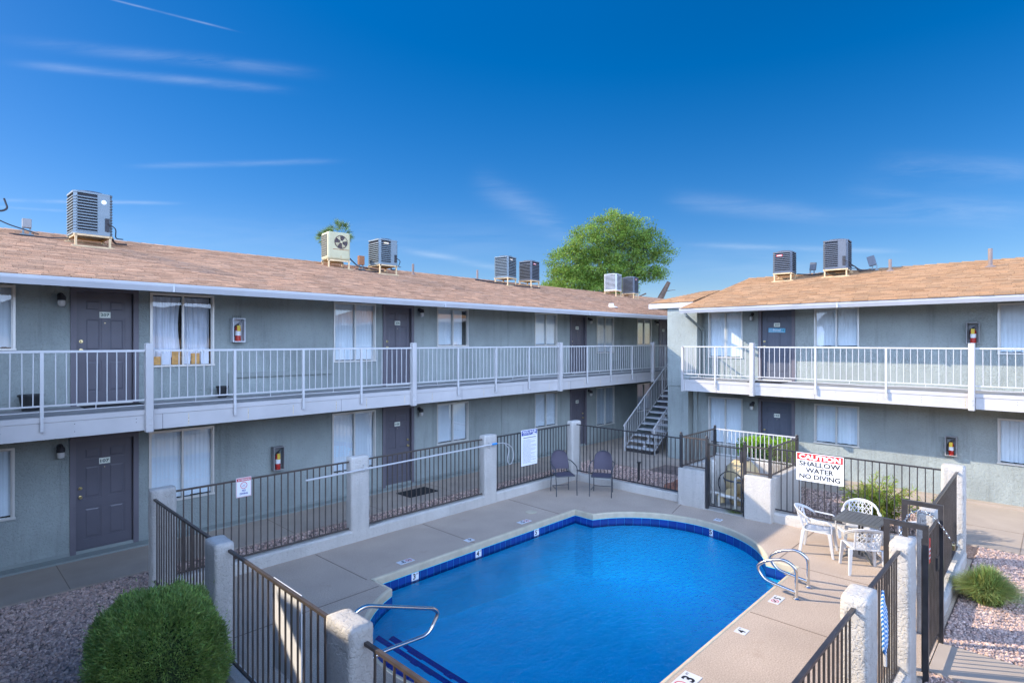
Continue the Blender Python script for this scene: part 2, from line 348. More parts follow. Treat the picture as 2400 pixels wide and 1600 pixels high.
# ------------------------------------------------------------------ camera, light, sky
H = 3.85
cam = bpy.data.cameras.new('camera'); co = bpy.data.objects.new('camera', cam); C.objects.link(co)
co.location = (0, 0, H); co.rotation_euler = (R(90), 0, R(-46)); cam.sensor_width = 36; cam.lens = 20.04; cam.clip_end = 3000; cam.clip_start = .05
bpy.context.scene.camera = co
SUN = Vector((.94, -1.44, -1.)).normalized()
sl = bpy.data.lights.new('sun', 'SUN'); so = bpy.data.objects.new('sun', sl); C.objects.link(so)
so.rotation_euler = SUN.to_track_quat('-Z', 'Y').to_euler(); sl.energy = 3.7; sl.angle = R(.5); sl.color = (1., .86, .68)
nt = W.node_tree; nt.nodes.clear(); wo = nt.nodes.new('ShaderNodeOutputWorld'); bg = nt.nodes.new('ShaderNodeBackground'); L(nt, bg.outputs[0], wo.inputs[0])
sky = nt.nodes.new('ShaderNodeTexSky'); sky.sky_type = 'NISHITA'; sky.sun_disc = False
to_sun = -SUN
sky.sun_elevation = math.asin(to_sun.z); sky.sun_rotation = math.atan2(to_sun.x, to_sun.y)
sky.ozone_density = 3.0; sky.air_density = 1.0; sky.dust_density = .3; sky.altitude = 300
SKY_STRENGTH = .15; ZENITH = .85; FILL_CLOUD = (12.5, 16.5, 25, 1)
bg.inputs[1].default_value = SKY_STRENGTH
def mth(op, a, b=None, c=None):
    n = nt.nodes.new('ShaderNodeMath'); n.operation = op
    for i, q in enumerate((a, b, c)):
        if q is None: continue
        if isinstance(q, (int, float)): n.inputs[i].default_value = q
        else: L(nt, q, n.inputs[i])
    return n.outputs[0]
tcn = nt.nodes.new('ShaderNodeTexCoord'); D = tcn.outputs['Generated']
def dot(vec):
    n = nt.nodes.new('ShaderNodeVectorMath'); n.operation = 'DOT_PRODUCT'; L(nt, D, n.inputs[0]); n.inputs[1].default_value = vec; return n.outputs['Value']
fw = mth('MAXIMUM', dot((.7193, .6947, 0)), .05)
sx = mth('DIVIDE', dot((.6947, -.7193, 0)), fw); sz = mth('DIVIDE', dot((0, 0, 1)), fw)
cb = nt.nodes.new('ShaderNodeCombineXYZ'); L(nt, sx, cb.inputs[0]); L(nt, sz, cb.inputs[1])
mp = nt.nodes.new('ShaderNodeMapping'); mp.inputs['Rotation'].default_value = (0, 0, .12); mp.inputs['Scale'].default_value = (2.2, 16., 1); L(nt, cb.outputs[0], mp.inputs[0])
ns = nt.nodes.new('ShaderNodeTexNoise'); ns.inputs['Scale'].default_value = 1.6; ns.inputs['Detail'].default_value = 6; ns.inputs['Distortion'].default_value = .4; L(nt, mp.outputs[0], ns.inputs['Vector'])
wisp = nt.nodes.new('ShaderNodeMapRange'); wisp.inputs['From Min'].default_value = .35; wisp.inputs['From Max'].default_value = .68; L(nt, ns.outputs[0], wisp.inputs[0])
# thin cirrus streaks and contrails, laid out by direction on the sky dome
def streak(x0, y0, x1, y1, w, amp):
    a = ((x0 - 1176) / 1309, (785 - y0) / 1309); b = ((x1 - 1176) / 1309, (785 - y1) / 1309); w = w / 1309
    dx, dy = b[0] - a[0], b[1] - a[1]; l = math.hypot(dx, dy); dx /= l; dy /= l
    px = mth('SUBTRACT', sx, a[0]); py = mth('SUBTRACT', sz, a[1])
    t = mth('DIVIDE', mth('ADD', mth('MULTIPLY', px, dx), mth('MULTIPLY', py, dy)), l)
    n = mth('SUBTRACT', mth('MULTIPLY', py, dx), mth('MULTIPLY', px, dy))
    g = mth('EXPONENT', mth('MULTIPLY', mth('POWER', mth('ABSOLUTE', mth('DIVIDE', n, w)), 2.), -1.))
    e = mth('EXPONENT', mth('MULTIPLY', mth('POWER', mth('ABSOLUTE', mth('MULTIPLY', mth('SUBTRACT', t, .5), 2.)), 6.), -1.5))
    return mth('MULTIPLY', mth('MULTIPLY', g, e), amp * .72)
tot = None
for s_ in ((235, -5, 530, 70, 2.0, .45), (20, 95, 720, 168, 13, .20), (40, 148, 650, 208, 9, .26), (310, 383, 770, 371, 6, .22), (-40, 461, 400, 468, 4, .45), (-40, 474, 150, 486, 3, .5),
           (1090, 410, 1320, 545, 28, .22), (900, 568, 1190, 625, 7, .35), (1540, 460, 1910, 495, 20, .22), (2020, 382, 2400, 395, 26, .20), (1560, 562, 2090, 580, 6, .28), (1850, 500, 2400, 480, 22, .16), (1500, 600, 2100, 620, 40, .14), (200, 530, 1300, 560, 45, .12), (1950, 430, 2380, 520, 40, .12)):
    q = streak(*s_); tot = q if tot is None else mth('ADD', tot, q)
ns.inputs['Roughness'].default_value = .65
fac = mth('MULTIPLY', tot, mth('MULTIPLY_ADD', wisp.outputs[0], .95, .12))
fac = mth('MINIMUM', fac, .8)
hs = nt.nodes.new('ShaderNodeHueSaturation'); hs.inputs['Saturation'].default_value = 1.45; L(nt, sky.outputs[0], hs.inputs['Color'])
# sky dimmed by hand on the viewed side, brighter overhead and behind for fill
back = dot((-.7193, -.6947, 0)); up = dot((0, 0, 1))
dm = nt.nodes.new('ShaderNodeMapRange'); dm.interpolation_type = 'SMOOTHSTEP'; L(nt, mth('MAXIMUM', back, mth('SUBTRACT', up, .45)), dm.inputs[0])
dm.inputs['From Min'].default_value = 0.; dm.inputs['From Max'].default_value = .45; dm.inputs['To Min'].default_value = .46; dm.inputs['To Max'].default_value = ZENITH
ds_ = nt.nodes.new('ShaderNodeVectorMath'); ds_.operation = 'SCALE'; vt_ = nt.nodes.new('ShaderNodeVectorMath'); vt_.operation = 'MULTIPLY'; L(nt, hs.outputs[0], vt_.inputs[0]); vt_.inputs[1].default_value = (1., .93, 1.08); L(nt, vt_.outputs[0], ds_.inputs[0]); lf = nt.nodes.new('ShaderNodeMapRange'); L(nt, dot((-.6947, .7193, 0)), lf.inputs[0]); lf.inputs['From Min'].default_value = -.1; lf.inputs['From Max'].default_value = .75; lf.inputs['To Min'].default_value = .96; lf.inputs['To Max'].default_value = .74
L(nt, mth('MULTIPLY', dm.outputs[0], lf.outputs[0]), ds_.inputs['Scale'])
# invented bright cloud bank behind the viewer, added to fill the shaded walls
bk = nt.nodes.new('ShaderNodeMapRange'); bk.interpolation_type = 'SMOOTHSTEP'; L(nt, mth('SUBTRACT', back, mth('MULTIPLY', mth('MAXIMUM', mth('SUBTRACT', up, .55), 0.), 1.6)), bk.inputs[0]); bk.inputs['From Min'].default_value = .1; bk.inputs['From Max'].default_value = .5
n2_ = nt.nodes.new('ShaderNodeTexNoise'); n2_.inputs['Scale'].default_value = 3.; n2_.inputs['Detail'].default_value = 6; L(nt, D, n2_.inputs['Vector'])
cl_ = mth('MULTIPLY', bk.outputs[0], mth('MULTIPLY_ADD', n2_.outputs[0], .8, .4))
cb2 = nt.nodes.new('ShaderNodeMix'); cb2.data_type = 'RGBA'; L(nt, cl_, cb2.inputs['Factor']); L(nt, ds_.outputs[0], cb2.inputs['A']); cb2.inputs['B'].default_value = FILL_CLOUD
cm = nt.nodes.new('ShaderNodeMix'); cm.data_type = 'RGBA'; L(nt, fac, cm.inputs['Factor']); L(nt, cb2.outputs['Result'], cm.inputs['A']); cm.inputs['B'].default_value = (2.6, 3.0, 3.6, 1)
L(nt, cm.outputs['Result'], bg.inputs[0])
vs_ = bpy.context.scene.view_settings; vs_.view_transform = 'Standard'; vs_.look = 'None'; vs_.gamma = 1; vs_.exposure = 1.12
cy = bpy.context.scene.cycles; cy.max_bounces = 7; cy.transparent_max_bounces = 24; cy.diffuse_bounces = 3; cy.caustics_reflective = False; cy.caustics_refractive = False
#@@GROUND
# ================================================================== GROUND, DECK, POOL
from mathutils.geometry import tessellate_polygon
XA, YA = 17.6, 12.72      # facade planes: B faces -X at XA, A faces -Y at YA
def structure(o): o['kind'] = 'structure'; return o
g = MB(); a = 400.
for x0, y0, x1, y1 in ((-a, -a, a, 1.6), (-a, 9.6, a, a), (-a, 1.6, 2.7, 9.6), (12.5, 1.6, a, 9.6)):
    g.add([(x0, y0, -.03), (x1, y0, -.03), (x1, y1, -.03), (x0, y1, -.03)], [(0, 1, 2, 3)])
structure(g.build('ground', 'soil'))
def outline(d=0., n=26):
    x0, x1, y0, y1 = 5.1 - d, 10.38 + d, 3.28 - d, 8.02 + d; cy_ = 5.65; r = 2.02 + d
    pts = []
    dx = 10.38 + d - 9.63; an = math.acos(dx / r)
    pts += [(x1, y0)] + [(9.63 + r * math.cos(t), cy_ + r * math.sin(t)) for t in np.linspace(-an, an, n)] + [(x1, y1)]
    dx = 5.85 - x0; an = math.acos(dx / r)
    pts += [(x0, y1)] + [(5.85 - r * math.cos(t), cy_ + r * math.sin(t)) for t in np.linspace(an, -an, n)] + [(x0, y0)]
    return pts
def fill(loops, zf, m=0, mb=None, flip=False):
    mb = mb or MB(); L3 = [[Vector((x, y, 0)) for x, y in lp] for lp in loops]
    flat = [p for lp in L3 for p in lp]; tr = tessellate_polygon(L3); fs = []
    for t in tr:
        a_, b_, c_ = (flat[i] for i in t)
        up = (b_ - a_).cross(c_ - a_).z > 0
        fs.append(tuple(t) if up != flip else tuple(reversed(t)))
    mb.add([(p.x, p.y, zf(p.x, p.y) if callable(zf) else zf) for p in flat], fs, m); return mb
dk = fill([[(2.3, 1.15), (12.9, 1.15), (12.9, 10.0), (2.3, 10.0)], outline(.05)], 0.)
dk.box((2.3, 1.15, -.06), (12.9, 1.16, -.001)); dk.box((2.3, 9.99, -.06), (12.9, 10., -.001))
def joint(x0, y0, x1, y1, w=.007): dk.bar((x0, y0, .001), (x1, y1, .001), w * 2, .006, 1)
joint(5.0, 8.09, 4.95, 9.72); joint(7.35, 8.09, 7.35, 9.72); joint(9.9, 8.09, 9.95, 9.72); joint(10.45, 3.62, 12.6, 3.62); joint(8.2, 1.45, 8.2, 3.2); joint(10.4, 1.45, 10.4, 3.2); joint(2.65, 7.75, 5.0, 7.75); joint(12.5, 6.5, 11.7, 6.3)
structure(dk.build('pool_deck', ['deck', 'joint']))
pool = thing('swimming_pool', 'blue swimming pool with rounded ends and dark blue waterline tiles in the courtyard', 'swimming pool', (7.8, 5.65, 0))
def wall_strip(mb, pts, z0, z1, m=0, inward=True):
    n = len(pts); vs = [(x, y, z0) for x, y in pts] + [(x, y, z1) for x, y in pts]
    mb.add(vs, [(i, n + i, n + (i + 1) % n, (i + 1) % n) for i in range(n)], m)
floor_z = lambda x, y: -1.0 - .08 * max(0, x - 5.)
b = fill([outline(0)], floor_z); wall_strip(b, outline(0), -2.0, -.118); b.build('basin', 'plaster', pool)
cpm = MB(); wall_strip(cpm, outline(0), -.12, -.018)
o1, o2, o3, o4 = outline(.05), outline(.035), outline(.008), outline(0)
for A_, za, B_, zb in ((o1, .004, o2, .006), (o2, .006, o3, .0), (o3, .0, o4, -.018), (o4, -.12, outline(.03), -.121)):
    n = len(A_); cpm.add([(x, y, za) for x, y in A_] + [(x, y, zb) for x, y in B_], [(i, (i + 1) % n, n + (i + 1) % n, n + i) for i in range(n)])
cpm.build('coping', 'coping', pool)
tl = MB(); po = outline(-.004)
per = []
for i in range(len(po)):
    p, q = Vector((*po[i], 0)), Vector((*po[(i + 1) % len(po)], 0)); k = max(1, round((q - p).length / .152))
    for j in range(k): per.append((p.lerp(q, j / k), p.lerp(q, (j + 1) / k)))
for p, q in per:
    d = (q - p).normalized() * .0012; t = rng.uniform(.85, 1.2); t = (t, t * rng.uniform(.9, 1.1), t)
    tl.add([(p + d).to_tuple()[:2] + (-.30,), (p + d).to_tuple()[:2] + (-.125,), (q - d).to_tuple()[:2] + (-.125,), (q - d).to_tuple()[:2] + (-.30,)], [(0, 1, 2, 3)], 0, t)
tl.build('tile_band', 'tile', pool)
def step(xe, z, stripe=.1):
    pts = [p for p in outline(-.012) if p[0] < xe]
    pts.sort(key=lambda p: math.atan2(p[1] - 5.65, p[0] - 5.85) % (2 * math.pi))
    ya, yb = pts[0][1], pts[-1][1]
    r = 2.008; yy = math.sqrt(max(.01, r * r - (5.85 - xe) ** 2)) if xe <= 5.12 else 1.87
    poly = [(xe, 5.65 + yy)] + pts + [(xe, 5.65 - yy)]
    mb = MB(); mb.prism(poly, -1.2, z)
    mb.build('entry_step', 'plaster', pool)
    e = MB(); k = 22
    for i in range(k):
        t0 = 5.65 - yy + 2 * yy * i / k; t1 = 5.65 - yy + 2 * yy * (i + 1) / k
        w0 = rng.uniform(-.014, .014)
        e.box((xe - stripe + w0, t0, z + .001), (xe + .002, t1, z + .006)); e.box((xe - .002, t0, z - .05), (xe + .006, t1, z + .001))
    e.build('step_edge_tile', 'steptile', pool)
step(4.25, -.36, .12); step(4.72, -.52, .09); step(5.12, -.75, .1)
def marker(x, y, txt, face, sym=False, size=.128):
    """tile let into the deck; face=+1 reads from the -Y side"""
    r = Vector((face, 0, 0)); u = Vector((0, face, 0)); mk = MB(); c = Vector((x, y, .005))
    w = size * (1.0 if not sym else 2.)
    mk.box((x - w / 2 - .02, y - size / 2 - .01, -.01), (x + w / 2 + .02, y + size / 2 + .01, .005))
    c2 = c + Vector((0, 0, .0015)); off = r * (w / 4 if sym else 0)
    text(mk, txt, c2 + off - r * .02, r, u, h=size * .8, m=1, bold=.03); text(mk, 'FT', c2 + off + r * size * .37 + u * size * .3, r, u, h=size * .17, m=1)
    if sym:
        cc = c2 - r * w / 4; ring(mk, cc, r, u, size * .36, size * .43, 2); d = (r - u) * size * .27
        mk.bar(cc - d, cc + d, .012, .001, 2); mk.bar(cc + r * .03 + u * .03, cc - r * .02 - u * .02, .014, .001, 1); mk.bar(cc - r * .02 - u * .02, cc - r * .05 + u * .0, .012, .001, 1)
    mk.build('depth_marker', ['cabinet_white', 'black_ink', 'red_ink'], pool)
marker(8.86, 3.07, '5', 1, True); marker(7.58, 3.07, '4', 1); marker(6.0, 3.07, '3', 1, True, .19)
marker(5.89, 8.28, '3', -1, True); marker(7.38, 8.28, '4', -1); marker(8.95, 8.28, '5', -1, True, .14); marker(11.95, 5.35, '5', -1, False, .13)
def wmark(x, y, nx, ny, txt):
    r = Vector((-ny, nx, 0)) * -1; mk = MB(); c = Vector((x, y, -.185)) + Vector((nx, ny, 0)) * .006
    n_ = Vector((nx, ny, 0)); r = Vector((0, 0, 1)).cross(n_)
    p = [c - r * .075 - Vector((0, 0, .075)), c + r * .075 - Vector((0, 0, .075)), c + r * .075 + Vector((0, 0, .06)), c - r * .075 + Vector((0, 0, .06))]
    mk.add(p, [(0, 1, 2, 3)]); text(mk, txt, c + n_ * .002 - r * .02, r, (0, 0, 1), h=.10, m=1, bold=.03); text(mk, 'FT', c + n_ * .002 + r * .048 + Vector((0, 0, .03)), r, (0, 0, 1), h=.03, m=1)
    mk.build('waterline_marker', ['sign', 'black_ink'], pool)
wmark(5.9, 8.02, 0, -1, '3'); wmark(7.38, 8.02, 0, -1, '4'); wmark(9.05, 8.02, 0, -1, '5')
an = -.15; wmark(9.63 + 2.02 * math.cos(an), 5.65 + 2.02 * math.sin(an), -math.cos(an), -math.sin(an), '5')
sk = MB(); sk.lathe([(0, .004), (.13, .004), (.13, .01), (.11, .012), (0, .012)], 24, 0, (9.55, 8.62, 0)); sk.build('skimmer_lid', 'coping', pool)
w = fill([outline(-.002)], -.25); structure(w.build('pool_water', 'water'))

# paths
def slab(name, x0, y0, x1, y1, z=.0, m='concrete', th=.12):
    s = MB(); s.box((x0, y0, z - th), (x1, y1, z)); return structure(s.build(name, m, bevel=.006))
s = MB(); s.box((-8, 11.1, -.12), (15.2, 12.45, 0)); 
for x in (1.6, 5.2, 7.3, 9.5, 11.7, 13.8): s.box((x, 11.1, .0), (x + .012, 12.45, .002), 1)
s.box((-8, 12.45, -.12), (15.2, YA + .02, .035), 2)
structure(s.build('sidewalk_a', ['concrete', 'joint', 'trim']))
s = MB(); s.box((15.2, 9.0, -.12), (26, YA + .02, 0)); s.box((16.3, -9, -.12), (XA + .05, 9.0, 0)); s.box((13.85, -9, -.12), (16.3, 1.75, 0)); s.box((16.3, 3.0, 0), (17.3, 3.012, .003), 1); s.box((13.85, .55, 0), (17.3, .562, .003), 1); s.box((15.3, -9, 0), (15.312, 1.7, .003), 1)
s.box((17.36, -9, .0), (XA + .03, 8.0, .05), 0)
structure(s.build('sidewalk_b', ['concrete', 'joint', 'trim']))
slab('footpath', 8.2, -6, 9.07, 1.14, 0.0)
# gravel
ico_v = []; ph = (1 + 5 ** .5) / 2
for a_, b_ in ((1, ph), (-1, ph), (1, -ph), (-1, -ph)): ico_v += [(a_, b_, 0), (0, a_, b_), (b_, 0, a_)]
bmI = bmesh.new(); bmesh.ops.create_icosphere(bmI, subdivisions=1, radius=1.)
ICO = (np.array([v.co[:] for v in bmI.verts]), np.array([[v.index for v in f.verts] for f in bmI.faces])); bmI.free()
OCT = (np.array([(1, 0, 0), (-1, 0, 0), (0, 1, 0), (0, -1, 0), (0, 0, 1), (0, 0, -1)], float), np.array([(0, 2, 4), (2, 1, 4), (1, 3, 4), (3, 0, 4), (2, 0, 5), (1, 2, 5), (3, 1, 5), (0, 3, 5)]))
def gravel(rects, n, size, label, base=ICO, z=-.028, excl=()):
    ar = np.array([(r[2] - r[0]) * (r[3] - r[1]) for r in rects]); idx = rng.choice(len(rects), n, p=ar / ar.sum()); rc = np.array(rects)[idx]
    x = rng.uniform(rc[:, 0], rc[:, 2]); y = rng.uniform(rc[:, 1], rc[:, 3]); P = np.stack([x, y, np.full(n, z) + rng.uniform(0, .012, n)], 1)
    bv, bf = base; k = len(bv)
    sc = rng.uniform(.6, 1.35, (n, 1)) * size * rng.uniform(.65, 1.2, (n, 3)); sc[:, 2] *= .75
    jit = bv[None] * rng.uniform(.78, 1.2, (n, k, 1)); v = jit * sc[:, None, :]
    q_ = rng.normal(size=(n, 4)); q_ /= np.linalg.norm(q_, axis=1)[:, None]; w_, a1, b1, c1 = q_.T
    Rm = np.stack([1 - 2 * (b1 * b1 + c1 * c1), 2 * (a1 * b1 - c1 * w_), 2 * (a1 * c1 + b1 * w_), 2 * (a1 * b1 + c1 * w_), 1 - 2 * (a1 * a1 + c1 * c1), 2 * (b1 * c1 - a1 * w_), 2 * (a1 * c1 - b1 * w_), 2 * (b1 * c1 + a1 * w_), 1 - 2 * (a1 * a1 + b1 * b1)], 1).reshape(n, 3, 3)
    v = np.einsum('nij,nkj->nki', Rm, v) + P[:, None, :]
    F = (bf[None] + (np.arange(n) * k)[:, None, None]).reshape(-1, 3)
    pal = np.array([(1.0, .95, .93), (.8, .76, .76), (1.25, 1.18, 1.12), (.98, .82, .76), (.6, .57, .58), (1.08, .95, .87)]); T = np.repeat(pal[rng.integers(0, 6, n)] * rng.uniform(.7, 1.15, (n, 1)), k, 0)
    o = bulk('gravel', v.reshape(-1, 3), F, 'stone', tint=T); tag(o, label, 'gravel', kind='stuff'); return o
gravel([(-.3, 5.2, 2.35, 11.05), (2.35, 10.0, 2.6, 11.05)], 25000, .0215, 'pinkish grey gravel bed beside the big green bush below door 107')
gravel([(6.6, .1, 8.18, 1.12), (9.1, .1, 13.8, 1.12)], 14500, .0225, 'sunlit pink gravel bed around the grass clump outside the pool gate')
gravel([(2.6, 10.05, 15.1, 11.07)], 9000, .024, 'gravel strip between the long pool fence and the sidewalk', OCT)
gravel([(12.95, 6.7, 15.15, 11.05)], 7000, .024, 'shaded gravel in front of the staircase', OCT)
gravel([(12.95, 1.8, 16.25, 6.5)], 10000, .024, 'gravel around the bamboo shrub behind the patio table', OCT)
# ================================================================== BUILDINGS
FA = Matrix(((1, 0, 0, 0), (0, -1, 0, YA), (0, 0, 1, 0), (0, 0, 0, 1)))          # s=X, out=-Y
FB = Matrix(((0, -1, 0, XA), (-1, 0, 0, 0), (0, 0, 1, 0), (0, 0, 0, 1)))         # s=-Y, out=-X
def facade(mb, s0, s1, z0, z1, holes, depth=.1):
    ss = sorted({s0, s1, *[h[0] for h in holes], *[h[1] for h in holes]}); zs = sorted({z0, z1, *[h[2] for h in holes], *[h[3] for h in holes]})
    for i in range(len(ss) - 1):
        for j in range(len(zs) - 1):
            a, b_, c, d = ss[i], ss[i + 1], zs[j], zs[j + 1]
            if b_ <= s0 or a >= s1 or d <= z0 or c >= z1: continue
            mx, mz = (a + b_) / 2, (c + d) / 2
            if any(h[0] < mx < h[1] and h[2] < mz < h[3] for h in holes): continue
            mb.add([(a, 0, c), (b_, 0, c), (b_, 0, d), (a, 0, d)], [(0, 1, 2, 3)])
    for a, b_, c, d in holes:
        e = -depth
        mb.add([(a, 0, c), (a, e, c), (a, e, d), (a, 0, d), (b_, 0, c), (b_, e, c), (b_, e, d), (b_, 0, d)], [(0, 1, 2, 3), (7, 6, 5, 4), (3, 2, 6, 7), (0, 4, 5, 1)])
        mb.box((a - .05, -.42, c - .05), (b_ + .05, -.40, d + .05), 1)
        for p0, p1 in (((a - .05, -.40, c - .05), (a - .045, -.1, d + .05)), ((b_ + .045, -.40, c - .05), (b_ + .05, -.1, d + .05)), ((a - .05, -.40, d + .045), (b_ + .05, -.1, d + .05)), ((a - .05, -.40, c - .05), (b_ + .05, -.1, c - .045))): mb.box(p0, p1, 1)
def window(F, root, s0, s1, z0, z1, style='blind', label=None, mull=.5, seed=0, gap=0.):
    r = random.Random(seed * 31 + 5)
    m = MB(F); t = .035
    for a, b_ in (((s0, -.06, z0), (s0 + t, .02, z1)), ((s1 - t, -.06, z0), (s1, .02, z1)), ((s0 + t, -.06, z1 - t), (s1 - t, .021, z1)), ((s0 - .01, -.06, z0), (s1 + .01, .03, z0 + t))): m.box(a, b_)
    sm = s0 + (s1 - s0) * mull; m.box((sm - .017, -.05, z0 + t), (sm + .017, .012, z1 - t)); m.box((s0 + t, -.05, z1 - t - .012), (s1 - t, .0, z1 - t)); m.box((s0 + t, -.045, z0 + t), (s0 + t + .018, -.01, z1 - t)); m.box((s1 - t - .018, -.045, z0 + t), (s1 - t, -.01, z1 - t))
    w = m.build('window', 'alu', root)
    if label: w['label'] = label
    for a, b_, o_ in ((s0 + t, sm, -.03), (sm, s1 - t, -.02)):
        p = MB(F); p.add([(a, o_, z0 + t), (b_, o_, z0 + t), (b_, o_, z1 - t), (a, o_, z1 - t)], [(0, 1, 2, 3)]); p.build('pane', 'glass', w)
    bl = MB(F)
    if style == 'blind':
        x = s0 + t; a = R(r.choice((-1, 1)) * r.uniform(5, 10)); 
        while x < s1 - t - .02:
            if not (gap and s1 - t - gap < x):
                aa = a + R(r.uniform(-5, 5)); dx, dy = .047 * math.cos(aa), .047 * math.sin(aa); zb = z0 + .05 + r.uniform(0, .01)
                cx_ = x + .04; cv = .006
                bl.add([(cx_ - dx, -.085 - dy, zb), (cx_, -.085 + cv, zb), (cx_ + dx, -.085 + dy, zb), (cx_ - dx, -.085 - dy, z1 - .05), (cx_, -.085 + cv, z1 - .05), (cx_ + dx, -.085 + dy, z1 - .05)], [(0, 1, 4, 3), (1, 2, 5, 4)])
            x += .079
        bl.box((s0 + .02, -.16, z1 - .07), (s1 - .02, -.1, z1 - .045))
        bl.build('vertical_blinds', 'blind', w)
    else:
        n = 60; xs = [s0 + .04 + (s1 - s0 - .08) * i / n for i in range(n + 1)]; vs = []
        for i, x in enumerate(xs):
            u = (x - sm) / (s1 - s0)
            for j in range(9):
                zt = z1 - .06 + (.0) - (z1 - z0 - .38 if abs(u) < .05 else z1 - z0 - (.16 if x > sm else .24)) * j / 8
                pull = .05 * math.sin(math.pi * j / 8) * (1 if x > sm else -1) * math.exp(-(u * 5) ** 2)
                vs.append((x + pull, -.16 + .022 * math.sin(i * .9 + .25 * j) * (.4 + j / 8) + .012 * math.sin(i * 2.1), zt))
        fs = [(i * 9 + j, i * 9 + j + 1, (i + 1) * 9 + j + 1, (i + 1) * 9 + j) for i in range(n) for j in range(8) if i != n // 2]
        bl.add(vs, fs); bl.build('curtain', 'curtain', w)
        q = MB(F)
        for i in range(6): a = s0 + .06 + i * (s1 - s0 - .1) / 6; q.box((a, -.2, z0 + .04), (a + .15, -.10, z0 + .2 + .06 * (i % 3)), i % 2)
        q.build('clutter_on_sill', ['orange_box', 'curtain'], w)
    return w
def door(F, root, s0, s1, z0, z1, num, navy=False, knob_left=True, label=None):
    dm = 'bdoor' if navy else 'door'; fr = .09; sill = .035
    # leaf recessed 6 cm; six panels
    a, b_ = s0 + fr, s1 - fr; zt = z1 - fr; w = b_ - a
    m = MB(F); m.box((a, -.095, z0 + sill), (b_, -.06, zt))
    st = w * .135; cm_ = w * .12; rails = [(0, .22), (.86, 1.02), (1.60, 1.72)]; hgt = zt - z0 - sill; k = hgt / 2.03
    ys = [0, .2 * k, .78 * k, .95 * k, 1.56 * k, 1.68 * k, 1.90 * k, hgt]; zz = [z0 + sill + q for q in ys]
    m.box((a, -.06, zz[0]), (a + st, -.05, zz[-1])); m.box((b_ - st, -.06, zz[0]), (b_, -.05, zz[-1])); xm = (a + b_) / 2
    m.box((xm - cm_ / 2, -.06, zz[0]), (xm + cm_ / 2, -.05, zz[-1]))
    for lo, hi in ((0, 1), (2, 3), (4, 5), (6, 7)):
        for u, v in ((a + st, xm - cm_ / 2), (xm + cm_ / 2, b_ - st)): m.box((u, -.06, zz[lo]), (v, -.05, zz[hi]))
    for lo, hi in ((1, 2), (3, 4), (5, 6)):
        for u, v in ((a + st, xm - cm_ / 2), (xm + cm_ / 2, b_ - st)):
            i = .03; p, q = zz[lo], zz[hi]; j = i + .022
            m.add([(u + i, -.06, p + i), (v - i, -.06, p + i), (v - i, -.06, q - i), (u + i, -.06, q - i), (u + j, -.052, p + j), (v - j, -.052, p + j), (v - j, -.052, q - j), (u + j, -.052, q - j)],
                  [(0, 1, 5, 4), (1, 2, 6, 5), (2, 3, 7, 6), (3, 0, 4, 7), (4, 5, 6, 7)])
    d = m.build('door', dm, root)
    if label: d['label'] = label
    f = MB(F)
    f.box((s0, -.1, z0), (a - .004, .03, zt + .004)); f.box((b_ + .004, -.1, z0), (s1, .03, zt + .004)); f.box((s0, -.1, zt + .004), (s1, .031, z1)); f.box((a - .004, -.1, z0 + .002), (b_ + .004, .0, z0 + sill - .006), 1)
    gx = b_ + .001 if knob_left else a - .013
    f.box((gx - .008, -.06, z0 + sill), (gx + .012, -.049, zt), 2)
    f.build('door_frame', ['doorframe', 'alu', 'dark'], d)
    pz = z0 + sill + 1.62 * k; pl = MB(F); pl.box((xm - .085, -.05, pz - .055), (xm + .085, -.044, pz + .055))
    up = (0, 0, 1); text(pl, num, (xm, -.0425, pz), (1, 0, 0), up, w=.135, h=.058, m=1, bold=.025)
    pl.build('number_plate', ['plate', 'ink'], d)
    kx = a + .07 if knob_left else b_ - .07; kb = MB(F)
    for zz_ in (z0 + 1.0, z0 + 1.16):
        kb.tube([(kx, -.06, zz_), (kx, -.035, zz_)], .03, 12); kb.tube([(kx, -.035, zz_), (kx, .0, zz_)], [.022, .026] if zz_ < z0 + 1.1 else [.02, .012], 12)
    kb.tube([(xm, -.05, z0 + 1.5), (xm, -.046, z0 + 1.5)], .009, 8)
    kb.build('door_knob', 'brass', d, smooth=True)
    return d
def railing(F, root, s0, s1, o_, z, nsup, sag=0.):
    """balcony railing section between two posts"""
    m = MB(F); zt = z + 1.02; zb = z + .17; zc = z + .08
    m.box((s0, o_ - .02, zt - .035), (s1, o_ + .02, zt)); m.box((s0, o_ - .012, zb - .012), (s1, o_ + .012, zb + .012))
    n = max(1, int((s1 - s0) / 1.36 + .5)); k = 24
    prev = None; r = random.Random(int(s0 * 100))
    low = [(s0 + (s1 - s0) * i / 16, o_, zc + r.uniform(-.006, .006) + (sag * math.sin(i / 16 * math.pi * 3) if i > 8 else 0)) for i in range(17)]
    m.tube(low, .009, 5)
    nb = int((s1 - s0) / .132); sup = [s0 + (s1 - s0) * (i + 1) / (nsup + 1) for i in range(nsup)]
    for i in range(1, nb):
        x = s0 + (s1 - s0) * i / nb
        if min([abs(x - q) for q in sup] + [9]) < .05: continue
        lean = r.uniform(-.006, .006); m.bar((x, o_, zt - .035), (x + lean, o_ + r.uniform(-.004, .004), zb), .013)
    for i in range(nsup + 1):
        x = s0 + (s1 - s0) * (i + .5) / (nsup + 1); m.bar((x, o_, zb), (x, o_, zc), .012)
    rr = m.build('railing', 'rail', root)
    for q in sup:
        t = MB(F); t.box((q - .022, o_ - .02, z - .02), (q + .022, o_ + .021, zt - .036)); t.box((q - .02, o_ + .002, z - .22), (q + .02, o_ + .03, z - .02)); t.tube([(q, o_ + .03, z - .17), (q, o_ + .036, z - .17)], .012, 6)
        t.build('stanchion', 'rail', rr)
    return rr
